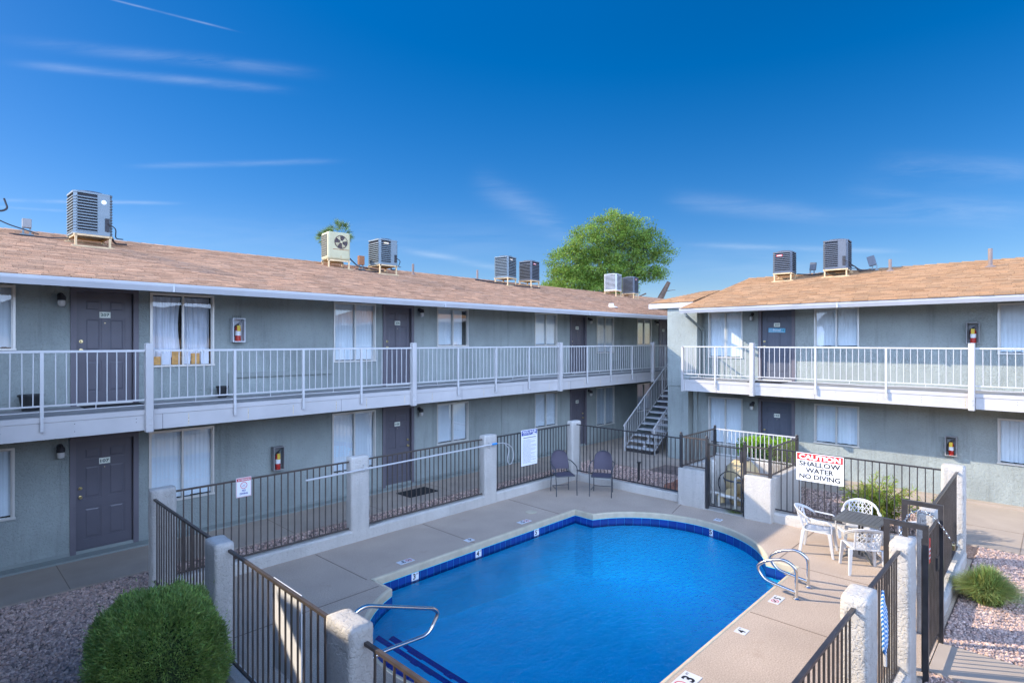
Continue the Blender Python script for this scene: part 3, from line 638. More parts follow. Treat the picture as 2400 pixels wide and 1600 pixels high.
def post(F, root, s, o_, z0, z1, w=.115):
    m = MB(F); m.box((s - w / 2, o_ - .04, z0), (s + w / 2, o_ + .10, z1)); p = m.build('railing_post', 'white', root, bevel=.012)
    b = MB(F)
    for dz in (.14, .24): b.tube([(s + .01, o_ + .10, z0 + dz), (s + .01, o_ + .112, z0 + dz)], .016, 8)
    b.build('bolt', 'rail', p)
def fascia(F, root, s0, s1, o_, z, name='balcony_fascia'):
    m = MB(F); m.box((s0, o_ - .05, z - .35), (s1, o_, z - .09)); m.box((s0, o_ - .05, z - .087), (s1, o_ + .012, z - .005))
    x = s0 + 1.
    rr = random.Random(3)
    while x < s1:   # butt joints between boards
        m.box((x, o_, z - .35), (x + .006, o_ + .001, z - .09), 1); x += rr.uniform(2.2, 4.2)
    for i in range(int((s1 - s0) / .9)):
        x = s0 + .5 + i * .9 + rr.uniform(-.1, .1)
        for dz in (.14, .2, .26):
            if rr.random() < .6: m.box((x - .004, o_, z - dz - .01), (x + .004, o_ + .0012, z - dz + .004), 1)
        if rr.random() < .6: m.box((x - .007, o_, z - .32), (x + .006, o_ + .0008, z - .12), 2)
    m.build(name, ['white', 'dark', M['rr']], root)
M['orange_box'] = mat('orange_box', (.75, .36, .10), .7, var=.3, vscale=12)
M['rr'] = mat('rust_run', (.60, .50, .33), .8, var=.2, coords='Pos')
def shingles(F, root, s0, s1, o0, z0, o1, z1, matn, smin=None):
    """courses of individually cut tabs from the eave (o0,z0) up to the ridge (o1,z1)"""
    slope = Vector((0, o1 - o0, z1 - z0)); Ls = slope.length; d = slope / Ls; nrm = Vector((0, -d.z, d.y)) * (-1 if d.y > 0 else 1)
    if nrm.z < 0: nrm = -nrm
    e = .135; nc = int(Ls / e) + 1; V = []; Q = []; T = []
    base = Vector((0, o0, z0)); k = 0
    for c in range(nc):
        a0 = c * e; a1 = min(a0 + e + .01, Ls)
        if a0 >= Ls: break
        x = s0 - rng.uniform(0, .3)
        lo = smin(a0 / Ls) if smin else s0
        while x < s1:
            w = rng.uniform(.24, .36); xa, xb = max(x, lo), min(x + w - .006, s1); x += w
            if xb <= xa: continue
            th = rng.uniform(.010, .020); dj = rng.uniform(-.006, .006); lift = .0
            p0 = base + d * (a0 + dj) + nrm * th; p1 = base + d * a1 + nrm * .002; pb = base + d * (a0 + dj) - nrm * .004
            for p in (p0, p1, pb): V.append((xa, p.y, p.z)); V.append((xb, p.y, p.z))
            Q += [(k, k + 1, k + 3, k + 2), (k + 4, k + 5, k + 1, k)]; t = rng.uniform(.76, 1.18); hue = rng.uniform(-.04, .04); T += [(t + hue, t, t - hue)] * 6; k += 6
    V = np.array(V); Vw = np.array([(F @ Vector(q))[:] for q in V]); Q = np.array(Q)
    if F.to_3x3().determinant() > 0: Q = Q[:, ::-1]
    return bulk('roof_shingles', Vw, Q, matn, root, tint=np.array(T))
def stuccowall(mb, F, *a): facade(mb, *a)

M['peach'] = mat('peach_stucco', (.62, .50, .40), .9, var=.06, coords='Pos'); M['glass_dark'] = mat('dark_window', (.1, .13, .17), .2)
# ---- building A (left) --------------------------------------------------
A = thing('apartment_block', 'long two-storey grey green apartment block with doors 107 and 207, left of the pool', 'building', (9, 14.5, 0))
zF = 2.69; A0, A1 = -7., 31.
upw = [(-.06, 1.10, 3.70, 4.80), (3.07, 4.23, 3.35, 4.80), (6.94, 8.11, 3.34, 4.81), (10.12, 11.29, 3.70, 4.81), (14.26, 15.43, 3.70, 4.81), (17.80, 18.94, 3.40, 4.81), (20.65, 21.8, 3.70, 4.81)]
upd = [(1.84, 2.88, '207', True), (8.33, 9.31, '206', True), (16.16, 17.14, '205', True), (22.42, 23.4, '204', True)]
loww = [(-.06, 1.09, .86, 2.06), (3.05, 4.23, .68, 2.10), (6.90, 8.11, .62, 2.10), (10.11, 11.29, .92, 2.08), (14.26, 15.43, .92, 2.10), (17.76, 18.97, .62, 2.10), (20.65, 21.8, .92, 2.08)]
lowd = [(1.83, 2.88, '107', True), (8.32, 9.31, '106', False), (16.16, 17.14, '105', False), (22.42, 23.4, '104', False)]
w = MB(FA)
facade(w, A0, A1, 0, 2.42, [h for h in loww] + [(d[0], d[1], 0.036, 2.14) for d in lowd])
facade(w, A0, A1, 2.42, 4.95, [h for h in upw] + [(d[0], d[1], zF, 4.84) for d in upd])
w.add([(A0, 0, 0), (A0, 0, 4.9), (A0, -4.6, 6.4), (A0, -9.4, 4.9), (A0, -9.4, 0)], [(0, 1, 2, 3, 4)]); w.add([(A1, 0, 0), (A1, 0, 4.9), (A1, -4.6, 6.4), (A1, -9.4, 4.9), (A1, -9.4, 0)], [(4, 3, 2, 1, 0)]); w.add([(A0, -9.4, 0), (A1, -9.4, 0), (A1, -9.4, 4.9), (A0, -9.4, 4.9)], [(3, 2, 1, 0)])
w.build('wall', ['wall', 'dark'], A)
names = ['narrow window at the left picture edge']
for i, (s0, s1, z0, z1) in enumerate(upw): window(FA, A, s0, s1, z0, z1, 'curtain' if i == 1 else 'blind', seed=i, mull=.5, gap=.22 if i == 3 else 0, label='curtained window with boxes on the sill' if i == 1 else None)
for i, (s0, s1, z0, z1) in enumerate(loww): window(FA, A, s0, s1, z0, z1, 'blind', seed=20 + i)
for s0, s1, n_, kl in upd: door(FA, A, s0, s1, zF, 4.84, n_, False, kl, 'grey panelled door ' + n_)
for s0, s1, n_, kl in lowd: door(FA, A, s0, s1, 0.036, 2.14, n_, False, kl, 'grey panelled door ' + n_)
tr = MB(FA)
for s in (4.36, 6.90, 12.7): tr.box((s - .012, 0, .05), (s + .012, .012, 2.34))
tr.box((A0, 0, .02), (A1, .014, .09)); 
tr.box((4.50, 0, 3.08), (6.90, .05, 3.18)); tr.box((4.50, 0, 2.70), (4.58, .05, 3.08)); tr.box((18.9, 0, 3.0), (20.4, .05, 3.1)); tr.box((18.9, 0, 2.7), (18.97, .05, 3.0))
tr.build('wall_trim', 'trim', A)
fl = MB(FA); fl.box((A0, .005, zF - .2), (A1, 1.43, zF), 0); fl.box((A0, .005, 2.40), (A1, 1.43, 2.42), 1); fl.build('walkway', ['deckfloor', 'soffit'], A)
fascia(FA, A, A0, A1, 1.48, zF)
ps = [-2.86, 2.69, 8.19, 13.74, 19.30]
for i, s in enumerate(ps): post(FA, A, s, 1.49, 2.31, 3.82)
for i in range(len(ps) - 1): railing(FA, A, ps[i] + .06, ps[i + 1] - .06, 1.51, zF, 3, .03 if i == 2 else 0)
railing(FA, A, 19.36, 21.2, 1.51, zF, 1)
rf = MB(FA); ez, eo, ro, rz = 4.865, 1.50, -4.68, 6.425
rf.add([(A0 - .4, eo, ez - .03), (A1 + .4, eo, ez - .03), (A1 + .4, ro, rz - .02), (A0 - .4, ro, rz - .02), (A0 - .4, -10.6, ez), (A1 + .4, -10.6, ez)], [(0, 1, 2, 3), (3, 2, 5, 4)])
rf.box((A0 - .4, 0.004, 4.85), (A1 + .4, eo - .02, 4.86), 1)
rf.build('roof', ['shingleA', 'soffit'], A)
shingles(FA, A, A0 - .4, A1 + .4, eo + .04, ez - .005, ro, rz, 'shingleA')
rc = MB(FA); x = A0 - .4
while x < A1: rc.tint = True; rc.add([(x, ro + .13, rz - .022), (x + .31, ro + .13, rz - .026), (x + .31, ro, rz + .012), (x, ro, rz + .022), (x, ro - .13, rz - .022), (x + .31, ro - .13, rz - .026)], [(0, 1, 2, 3), (3, 2, 5, 4)], 0, float(rng.uniform(.75, 1.1))); x += .3
rc.build('ridge_cap', 'shingleA', A)
def gutter(F, root, s0, s1, o_, zt):
    m = MB(F)   # ogee profile swept along the eave
    prof = [(o_ - .08, zt - .005), (o_ - .08, zt - .13), (o_ + .0, zt - .14), (o_ + .02, zt - .10), (o_ + .045, zt - .05), (o_ + .05, zt - .015), (o_ + .04, zt)]
    n = len(prof); m.add([(s0, *p) for p in prof] + [(s1, *p) for p in prof], [(i, i + 1, n + i + 1, n + i) for i in range(n - 1)] + [tuple(range(n)), tuple(reversed(range(n, 2 * n)))])
    x = s0 + 4.35
    while x < s1 - 1: m.box((x, o_ - .0, zt - .142), (x + .03, o_ + .053, zt + .002)); x += 6.1
    m.build('gutter', 'gutter', root)
gutter(FA, A, A0 - .4, A1 + .4, 1.50, 4.855)

# ---- building B (right) -------------------------------------------------
B = thing('apartment_block', 'two-storey grey green apartment block with doors 103 and 203, behind the caution sign', 'building', (20, 2, 0))
B0, B1 = -8.36, 9.
oB = 1.32
bup = [(-8.20, -7.10, 3.33, 4.79), (-5.07, -3.95, 3.68, 4.78), (-1.10, .1, 3.55, 4.74)]
blow = [(-8.20, -7.10, .60, 2.09), (-5.07, -3.95, .98, 2.09), (-1.10, .1, .98, 2.05)]
w = MB(FB)
facade(w, -9.6, B1, 0, 2.42, blow + [(-6.62, -5.58, .036, 2.14)]); facade(w, -9.6, B1, 2.42, 4.95, bup + [(-6.62, -5.58, zF, 4.84)])
w.add([(-9.6, 0, 0), (-9.6, 0, 4.95), (-9.6, -6.4, 4.95), (-9.6, -6.4, 0)], [(0, 1, 2, 3)]); w.add([(B0 - .02, .0, 4.9), (B0 - .02, -3.95, 6.1), (B0 - .02, -7, 4.9)], [(0, 1, 2)]); w.add([(B1, 0, 0), (B1, 0, 4.9), (B1, -3.3, 5.95), (B1, -7, 4.9), (B1, -7, 0)], [(4, 3, 2, 1, 0)])
w.build('wall', ['wall', 'dark'], B)
wg = MB(FB)  # projecting wing wall at the stair end, upper part corbelled towards the balcony
wg.box((-9.45, 0.003, 0), (-8.72, .36, 2.38)); wg.box((-9.45, 0.003, 2.382), (-8.40, .38, 4.98)); wg.box((-8.70, .003, 0), (-8.55, .06, 2.37)); wg.build('wing_wall', 'wall', B, bevel=.01)
for i, q in enumerate(bup): window(FB, B, *q, 'blind', seed=40 + i)
for i, q in enumerate(blow): window(FB, B, *q, 'blind', seed=50 + i)
door(FB, B, -6.62, -5.58, zF, 4.84, '203', True, True, 'navy panelled door 203 with a blue plaque')
door(FB, B, -6.62, -5.58, .036, 2.14, '103', True, True, 'navy panelled door 103')
fl = MB(FB); fl.box((B0, .005, zF - .2), (B1, oB - .07, zF), 0); fl.box((B0, .005, 2.40), (B1, oB - .07, 2.42), 1); fl.box((-11.2, -3.62, zF - .15), (-9.62, -6.4, zF - .001), 0); fl.build('walkway', ['deckfloor', 'soffit'], B)
fascia(FB, B, B0, B1, oB - .02, zF)
m = MB(FB); m.box((B0 - .04, .4, zF - .35), (B0 - .002, oB + .02, zF - .005)); m.box((B0 - .1, oB - .06, 2.32), (B0 - .04, oB + .01, 3.70)); m.build('balcony_end', 'white', B)
psb = [-6.29, -1.455, 3.4]
for s in psb: post(FB, B, s, oB - .01, 2.31, 3.81)
railing(FB, B, B0 - .04, -6.35, oB + .01, zF, 1); railing(FB, B, -6.23, -1.51, oB + .01, zF, 2, .02); railing(FB, B, -1.40, 3.34, oB + .01, zF, 2)
m = MB()  # short return rail back to the wall
xw = XA - oB - .01; y_ = 8.42
m.box((xw, y_ - .015, 3.67), (XA - .40, y_ + .015, 3.705)); m.box((xw, y_ - .01, 2.85), (XA - .40, y_ + .01, 2.87))
for i in range(1, 8): x = xw + i * .12; m.bar((x, y_, 3.67), (x, y_, 2.86), .013)
m.build('railing', 'rail', B)
rz_, ro_ = 6.20, -3.95   # ridge at X=21.5
ezb, eob = 4.865, oB + .06
def zr(o_): return ezb + (eob - o_) * (rz_ - ezb) / (eob - ro_)
rf = MB(FB)
rf.add([(B0 - .1, eob, ezb - .03), (B1 + .4, eob, ezb - .03), (B1 + .4, ro_, rz_ - .02), (B0 - .1, ro_, rz_ - .02), (B1 + .4, -8.6, ezb), (B0 - .1, -8.6, ezb)], [(0, 1, 2, 3), (3, 2, 4, 5)])
rf.box((B0 - .1, 0.004, 4.85), (B1 + .4, eob - .02, 4.86), 1)
rf.box((B0 - .13, eob - .02, 4.84), (B0 - .10, .42, 4.90), 1)
# lower roof over the wing: hips down beyond the main gable
e2 = .45; z2 = zr(e2) + .02
rf.add([(-10.05, e2, z2), (B0 - .1, e2, z2), (B0 - .1, -1.6, zr(-1.6)), (-9.0, -1.6, zr(-1.6)), (-10.05, -.0, zr(.0) - .01)], [(0, 1, 2, 3, 4)])
rf.add([(-10.05, e2, z2), (-10.05, -.0, zr(0) - .01), (-9.0, -1.6, zr(-1.6)), (-9.0, -6, 4.9), (-10.05, -6, 4.9)], [(4, 3, 2, 1, 0)])
rf.box((-10.03, .004, 5.0), (B0 - .12, e2 - .03, 5.01), 1)
rf.build('roof', ['shingleB', 'soffit'], B)
shingles(FB, B, B0 - .12, B1 + .4, eob + .04, ezb - .005, ro_, rz_, 'shingleB')
shingles(FB, B, -10.06, B0 - .13, e2 + .03, z2 + .01, -1.6, zr(-1.6) + .012, 'shingleB', smin=lambda t: -10.06 + 1.0 * max(0, t - .2) / .8)
f2 = MB(FB); f2.box((-10.07, e2, z2 - .17), (B0 - .1, e2 + .025, z2 - .01)); f2.box((-10.095, -3, z2 - .17), (-10.07, e2 + .025, z2 - .01)); f2.build('wing_fascia', 'gutter', B)
rc = MB(FB); x = B0 - .1
while x < B1: rc.add([(x, ro_ + .13, rz_ - .02), (x + .31, ro_ + .13, rz_ - .024), (x + .31, ro_, rz_ + .012), (x, ro_, rz_ + .035), (x, ro_ - .13, rz_ - .02), (x + .31, ro_ - .13, rz_ - .024)], [(0, 1, 2, 3), (3, 2, 5, 4)], 0, float(rng.uniform(.7, 1.05))); x += .3
rc.build('ridge_cap', 'shingleB', B)
gutter(FB, B, B0 - .14, B1 + .4, oB + .03, 4.855)
ds = MB(FB)
for path in ([(-8.28, 1.30, 4.74), (-8.28, 1.28, 4.62), (-8.10, .45, 4.36), (-8.34, .06, 4.22), (-8.34, .06, 2.70)],):
    path = [(-8.33, 1.30, 4.74), (-8.33, 1.28, 4.66), (-8.33, .10, 4.20), (-8.33, .07, 4.12), (-8.33, .07, 2.70)]
    for p, q in zip(path, path[1:]): ds.bar(p, q, .06, .06)
for p, q in zip([(-8.62, .05, 2.40), (-8.62, .05, .12)], [(-8.62, .05, .12), (-8.62, .2, .05)]): ds.bar(p, q, .06, .05)
ds.build('downspout', 'trim', B)
pq = MB(FB); pq.M = FB @ Matrix.Translation((-6.1, -.04, 4.18)) @ Matrix.Rotation(R(1.5), 4, 'Y')
pq.box((-.24, 0, -.065), (.24, .012, .065)); text(pq, 'Blessed', (-.0, .0135, .012), (1, 0, 0), (0, 0, 1), w=.22, h=.055, m=1, bold=.01)
pq.box((-.22, .012, -.045), (.2, .0132, -.04), 1)
for i in range(7): a = i * .9; pq.bar((.19, .014, .0), (.19 + .03 * math.cos(a), .014, .03 * math.sin(a)), .014, .002, 2)
for i in range(8): pq.bar((-.22 + .02 * (i % 4), .013, -.05 + .03 * (i // 4)), (-.2 + .02 * (i % 4), .013, .05), .003, .001, 1)
tag(pq.build('door_plaque', [mat('plaque_blue', (.12, .38, .55), .6, var=.3, vscale=30), 'sign', mat('plaque_green', (.02, .30, .20), .6)]), 'small light blue lettered plaque hanging on navy door 203', 'plaque')

# ---- building at the camera's side: only its shade and reflection reach the picture
Cb = thing('apartment_block', 'two-storey block behind the viewer whose eave shades the near deck', 'building', (-2.5, 2, 0))
w = MB(); w.box((-9, -14, 0), (-2.3, 10.3, 4.75)); w.build('wall', 'peach', Cb)
w = MB(); w.add([(-.78, -14.3, 4.8), (-.78, 10.6, 4.8), (-5.6, 10.6, 6.1), (-5.6, -14.3, 6.1), (-10, -14.3, 4.8), (-10, 10.6, 4.8)], [(0, 1, 2, 3), (3, 2, 5, 4)]); w.box((-2.3, -14.3, 4.76), (-.80, 10.6, 4.79)); w.build('roof', 'shingleA', Cb)
w = MB(); w.box((-2.29, -14, 2.42), (-.85, 10.3, 2.69)); w.build('walkway', 'white', Cb)

Db = thing('apartment_block', 'sunlit peach block behind the viewer, reflected in the upstairs windows', 'building', (4, -13, 0))
w = MB(); w.box((-9, -20, 0), (16, -12.5, 4.9)); 
for x in (-5, -1, 3, 7, 11):
    for z in (.9, 3.6): w.box((x, -12.49, z), (x + 1.2, -12.46, z + 1.2), 1)
w.build('wall', ['peach', 'glass_dark'], Db)
w = MB(); w.add([(-9.5, -11.3, 4.9), (16.3, -11.3, 4.9), (16.3, -16, 6.1), (-9.5, -16, 6.1), (16.3, -21, 4.9), (-9.5, -21, 4.9)], [(0, 1, 2, 3), (3, 2, 4, 5)]); w.build('roof', 'shingleB', Db)
w = MB(); w.box((-9, -12.45, 2.42), (16, -11.4, 2.69)); w.box((-9, -11.42, 3.65), (16, -11.38, 3.7)); w.build('walkway', 'white', Db)

# ---- staircase between the blocks ---------------------------------------
S = thing('staircase', 'open metal staircase with white railings rising behind the blue wing wall', 'staircase', (17.2, 10.5, 0))
n = 15; rise = zF / n; run = .268; x0 = 17.2
for i in range(n - 1):
    t = MB(); t.box((x0 + i * run, 10.0, (i + 1) * rise - .05), (x0 + i * run + .30, 11.05, (i + 1) * rise)); t.build('tread', 'aclight', S, bevel=.01)
st = MB()
for i in range(n - 1):
    x = x0 + i * run; z = (i + 1) * rise - .05; st.bar((x + .06, 10.5, z), (x + .12, 10.5, z - .13), .09, .03); st.bar((x + .12, 10.5, z - .13), (x + .30, 10.5, z - .01), .09, .03)
st.bar((x0 + .05, 10.5, -.02), (x0 + n * run + .05, 10.5, zF - .18), .12, .06); st.build('stringer', 'white', S)
bs = MB(); bs.box((x0 + .02, 10.02, 0), (x0 + .5, 11.02, .10)); bs.build('base_shadow_block', 'black', S)  # black stands in for shadow under the first tread plus something black there
for y in (9.93, 11.10):
    m = MB(); a = Vector((x0 + .02, y, .93)); b_ = Vector((x0 + n * run, y, zF + .93)); dn = Vector((0, 0, -.80))
    m.bar(a - Vector((.08, 0, .05)), b_, .035, .035); m.bar(a + dn, b_ + dn, .02, .02)
    k = int((b_ - a).length / .145)
    for i in range(1, k): p = a.lerp(b_, i / k); m.bar(p, p + dn, .013)
    m.bar((a.x, y, 0), (a.x, y, .93), .04)
    for t in (.33, .66): p = a.lerp(b_, t); m.bar(p + Vector((0, 0, -1.05)), p, .035)
    m.build('handrail', 'rail', S)
# ================================================================== POOL FENCES
RZ = 1.55
def pillar(mb_root, x0, y0, x1, y1, z1=1.63, label=None):
    nx, ny, nz = max(2, int((x1 - x0) / .05)), max(2, int((y1 - y0) / .05)), int(z1 / .05)
    bm = bmesh.new(); bmesh.ops.create_cube(bm, size=1.)
    bmesh.ops.subdivide_edges(bm, edges=[e for e in bm.edges if abs((e.verts[0].co - e.verts[1].co).z) > .5], cuts=nz, use_grid_fill=True)
    bmesh.ops.subdivide_edges(bm, edges=[e for e in bm.edges if abs((e.verts[0].co - e.verts[1].co).x) > .5], cuts=nx, use_grid_fill=True)
    bmesh.ops.subdivide_edges(bm, edges=[e for e in bm.edges if abs((e.verts[0].co - e.verts[1].co).y) > .5], cuts=ny, use_grid_fill=True)
    off = OFF[mb_root]; hx, hy = (x1 - x0) / 2, (y1 - y0) / 2; cx_, cy_ = (x0 + x1) / 2, (y0 + y1) / 2; rr = .028
    for v in bm.verts:
        p = Vector((v.co.x * 2 * hx, v.co.y * 2 * hy, (v.co.z + .5) * (z1 + .05) - .05)); ix, iy, iz = hx - rr, hy - rr, z1 - rr
        q = Vector((max(-ix, min(ix, p.x)), max(-iy, min(iy, p.y)), min(p.z, iz))); d = p - q
        if d.length > rr: p = q + d.normalized() * rr
        w = p + Vector((cx_, cy_, 0)); n_ = mnoise.noise(w * 5.) * .010 + mnoise.noise(w * 17.) * .004
        o = (p - Vector((0, 0, min(p.z, z1 * .9)))); o = Vector((p.x / hx, p.y / hy, 0 if p.z < z1 - .06 else .8)); o.normalize()
        v.co = w + o * n_ - off
    me = bpy.data.meshes.new('pillar'); bm.to_mesh(me); bm.free(); me.materials.append(M['pillar']); me.polygons.foreach_set('use_smooth', [True] * len(me.polygons))
    ob = bpy.data.objects.new('pillar', me); C.objects.link(ob); ob.parent = mb_root; OFF[ob] = off
    if label: ob['label'] = label
    return ob
def curb(root, x0, y0, x1, y1, h=.22):
    m = MB(); n = int(max(x1 - x0, y1 - y0) / .25) + 1; alongx = (x1 - x0) > (y1 - y0); r = random.Random(int(x0 * 10 + y0))
    secs = []
    for i in range(n + 1):
        t = i / n; j = [r.uniform(-.006, .006) for _ in range(3)]
        if alongx: x = x0 + (x1 - x0) * t; secs.append([(x, y0 + j[0], -.05), (x, y0 + j[0], h - .03), (x, y0 + .03, h + j[2]), (x, y1 - .03, h + j[2]), (x, y1 + j[1], h - .03), (x, y1 + j[1], -.05)])
        else: y = y0 + (y1 - y0) * t; secs.append([(x1 + j[0], y, -.05), (x1 + j[0], y, h - .03), (x1 - .03, y, h + j[2]), (x0 + .03, y, h + j[2]), (x0 + j[1], y, h - .03), (x0 + j[1], y, -.05)])
    vs = [p for s_ in secs for p in s_]; m.add(vs, [(i * 6 + k, i * 6 + k + 1, (i + 1) * 6 + k + 1, (i + 1) * 6 + k) for i in range(n) for k in range(5)] + [(0, 1, 2, 3, 4, 5), tuple(n * 6 + 5 - k for k in range(6))])
    return m.build('curb', 'pillar', root, smooth=True)
def panel(root, p, q, zt=RZ, zb=.26, mt='black', sp=.115, w=.016, name='railing', rail=.034):
    m = MB(); p = Vector((*p, 0)); q = Vector((*q, 0)); d = (q - p); l = d.length; d.normalize(); r = random.Random(int(l * 100))
    z = Vector((0, 0, 1))
    m.bar(p + z * (zt - rail * .4), q + z * (zt - rail * .4), rail, rail * .8); m.bar(p + z * zb, q + z * zb, .026, .026)
    n = int(l / sp); 
    for i in range(1, n):
        a = p + d * (l * i / n); j = d * r.uniform(-.006, .006); m.bar(a + z * (zt - rail * .8), a + j + z * (zb + .013), w)
    return m.build(name, mt, root)
fA = thing('pool_fence', 'long black iron fence on a white stucco curb in front of door 106', 'fence', (7.6, 9.87, 0))
curb(fA, 2.5, 9.77, 12.75, 9.97)
for x0, x1 in ((2.38, 2.72), (5.70, 6.10), (9.20, 9.60), (12.52, 12.92)): pillar(fA, x0, 9.765, x1, 9.975, 1.63)
for a, b_ in ((2.72, 5.70), (6.10, 9.20), (9.60, 12.52)): panel(fA, (a, 9.87), (b_, 9.87), mt='bronze' if a < 9 else 'black')
fF = thing('pool_fence', 'dark iron fence with stucco pillars nearest the viewer, beside the round bush', 'fence', (2.4, 5.6, 0))
curb(fF, 2.31, -.5, 2.52, 9.77, .2)
pillar(fF, 2.27, 6.78, 2.48, 7.15, 1.58); pillar(fF, 2.28, 3.93, 2.50, 4.32, 1.63, 'front pillar with its top in sunlight'); pillar(fF, 2.3, 1.2, 2.5, 1.6, 1.6)
panel(fF, (2.42, 9.765), (2.41, 7.15), 1.50, .27, 'bronze'); panel(fF, (2.42, 6.78), (2.42, 4.32), 1.50, .27, 'bronze', .125, .015); panel(fF, (2.42, 3.93), (2.42, 1.6), 1.50, .27, 'bronze', .125, .015)
fB = thing('pool_fence', 'black iron fence on a low curb in front of the staircase', 'fence', (12.75, 8.2, 0))
curb(fB, 12.62, 6.62, 12.80, 9.77, .2); panel(fB, (12.72, 9.765), (12.62, 6.60))
bk = MB(); bk.bar((12.72, 6.6, .03), (12.72, 6.6, 1.62), .04)
fC = thing('pool_fence', 'black iron fence behind the patio table carrying the caution sign', 'fence', (12.75, 2.9, 0))
curb(fC, 12.62, 1.4, 12.84, 4.43, .2); pillar(fC, 12.60, 1.22, 12.84, 1.56, 1.66); panel(fC, (12.72, 4.43), (12.72, 1.56), 1.56)
fR = thing('pool_fence', 'black iron fence with stucco pillars along the right side of the pool deck', 'fence', (8, 1.3, 0))
curb(fR, 9.5, 1.19, 12.6, 1.41, .2); curb(fR, .5, 1.19, 7.55, 1.41, .2)
pillar(fR, 9.16, 1.19, 9.54, 1.40, 1.60); pillar(fR, 7.48, 1.19, 7.86, 1.40, 1.62); pillar(fR, 5.60, 1.19, 5.98, 1.41, 1.63); pillar(fR, 3.4, 1.19, 3.78, 1.4, 1.62)
panel(fR, (9.54, 1.3), (12.6, 1.33), 1.57); panel(fR, (5.98, 1.3), (7.48, 1.3)); panel(fR, (3.78, 1.3), (5.6, 1.3)); panel(fR, (1.5, 1.3), (3.4, 1.3))
gt = thing('gate', 'black iron pool gate between two tall square frames with a red tag and chain', 'gate', (8.5, 1.16, 0))
for x in (9.07, 7.95):
    m = MB(); m.bar((x, 1.12, -.05), (x, 1.12, 1.70), .055); m.bar((x, 1.50, .0), (x, 1.50, 1.70), .055); m.bar((x, 1.093, 1.728), (x, 1.527, 1.728), .055, .055); m.build('gate_frame', 'black', gt)
panel(gt, (8.02, 1.15), (9.03, 1.15), 1.58, .12, 'black', .11, .016, 'gate_leaf', .03)
for a_, b_ in (((8.0, 1.13, .05), (8.03, 1.17, 1.58)), ((9.0, 1.13, .05), (9.03, 1.17, 1.58))):
    m = MB(); m.box(a_, b_); m.build('gate_stile', 'black', gt)
m = MB(); m.box((8.82, 1.12, .98), (8.96, 1.18, 1.14)); m.build('latch', 'black', gt)
m = MB(); m.box((8.10, 1.125, 1.24), (8.30, 1.131, 1.52)); m.box((8.12, 1.122, 1.40), (8.28, 1.1245, 1.42), 1); m.box((8.13, 1.122, 1.35), (8.27, 1.1245, 1.37), 1); m.box((8.12, 1.122, 1.30), (8.28, 1.1245, 1.315), 1); m.box((8.095, 1.132, 1.24), (8.30, 1.135, 1.52), 0); m.build('warning_tag', ['red_ink', 'sign'], gt)
ch = thing('chain', 'steel chain looped over the gate frame with a padlock at its end', 'chain', (8.4, 1.2, 1.6))
m = MB(); pts = [Vector((7.92, 1.38, 1.50)), Vector((8.0, 1.36, 1.68)), Vector((8.25, 1.32, 1.80)), Vector((8.55, 1.22, 1.78)), Vector((8.8, 1.12, 1.62)), Vector((9.0, 1.05, 1.42)), Vector((9.12, 1.0, 1.28))]
cv = fillet(pts, .2, 8); acc = 0; k = 0
for a, b_ in zip(cv, cv[1:]):
    l = (b_ - a).length; acc += l
    if acc > .034:
        acc = 0; d = (b_ - a).normalized(); u = d.orthogonal().normalized(); w_ = d.cross(u)
        if k % 2: u, w_ = w_, u
        lk = [b_ + d * (.026 * math.cos(t)) + u * (.014 * math.sin(t)) for t in np.linspace(0, 2 * math.pi, 9)[:-1]]; m.tube(lk, .0045, 5, 0, closed=True); k += 1
m.build('links', 'chrome', ch); m = MB(); m.box((9.09, .98, 1.20), (9.15, 1.01, 1.27)); m.build('padlock', 'brass', ch, bevel=.005)
# equipment enclosure
E_ = thing('equipment_enclosure', 'low stucco enclosure with black railings and a small gate around the pool filter', 'enclosure', (13.4, 5.5, 0))
def swall(x0, y0, x1, y1, h, label=None):
    m = MB(); m.box((x0, y0, -.05), (x1, y1, h)); o = m.build('wall', 'pillar', E_, bevel=.02); return o
swall(12.48, 5.92, 12.68, 6.58, .86); swall(12.46, 4.43, 12.68, 5.0, .94); swall(12.684, 4.43, 14.25, 4.58, .92); swall(12.684, 6.42, 14.25, 6.58, .84); swall(14.25, 4.43, 14.42, 6.58, .90)
def epost(x, y, z0, z1=1.66, w=.06):
    m = MB(); m.bar((x, y, z0), (x, y, z1), w); m.lathe([(0, z1), (.03, z1 + .01), (.036, z1 + .035), (.02, z1 + .06), (0, z1 + .065)], 10, 0, (x, y, 0)); m.build('railing_post', 'black', E_)
epost(12.56, 6.53, .84, 1.64); epost(12.56, 5.89, .0, 1.62); epost(12.56, 5.02, 0, 1.6); epost(12.56, 4.48, .93, 1.60); epost(14.33, 6.50, .86, 1.62); epost(14.33, 4.50, .9, 1.60)
panel(E_, (12.56, 6.50), (12.56, 5.92), 1.60, .93, 'bronze', .085, .014); panel(E_, (12.56, 4.99), (12.56, 4.51), 1.57, 1.00, 'bronze', .085, .014); panel(E_, (12.59, 6.50), (14.30, 6.50), 1.60, .9, 'bronze', .1, .014)
panel(E_, (12.59, 4.50), (14.30, 4.50), 1.58, .98, 'bronze', .1, .014); panel(E_, (14.33, 6.47), (14.33, 4.53), 1.60, .95, 'chairmetal', .1, .014).data.materials[0] = M['rail']  # dark iron whitened here: sun on the back railing put into its colour
g2 = panel(E_, (12.56, 5.84), (12.56, 5.07), 1.50, .10, 'black', .11, .014, 'gate', .03)
for y_ in (5.83, 5.09):
    m = MB(); m.bar((12.56, y_, .08), (12.56, y_, 1.52), .03); m.build('gate_stile', 'black', g2)
m = MB(); m.box((12.53, 5.06, 1.18), (12.59, 5.12, 1.42)); m.build('latch', 'black', g2)
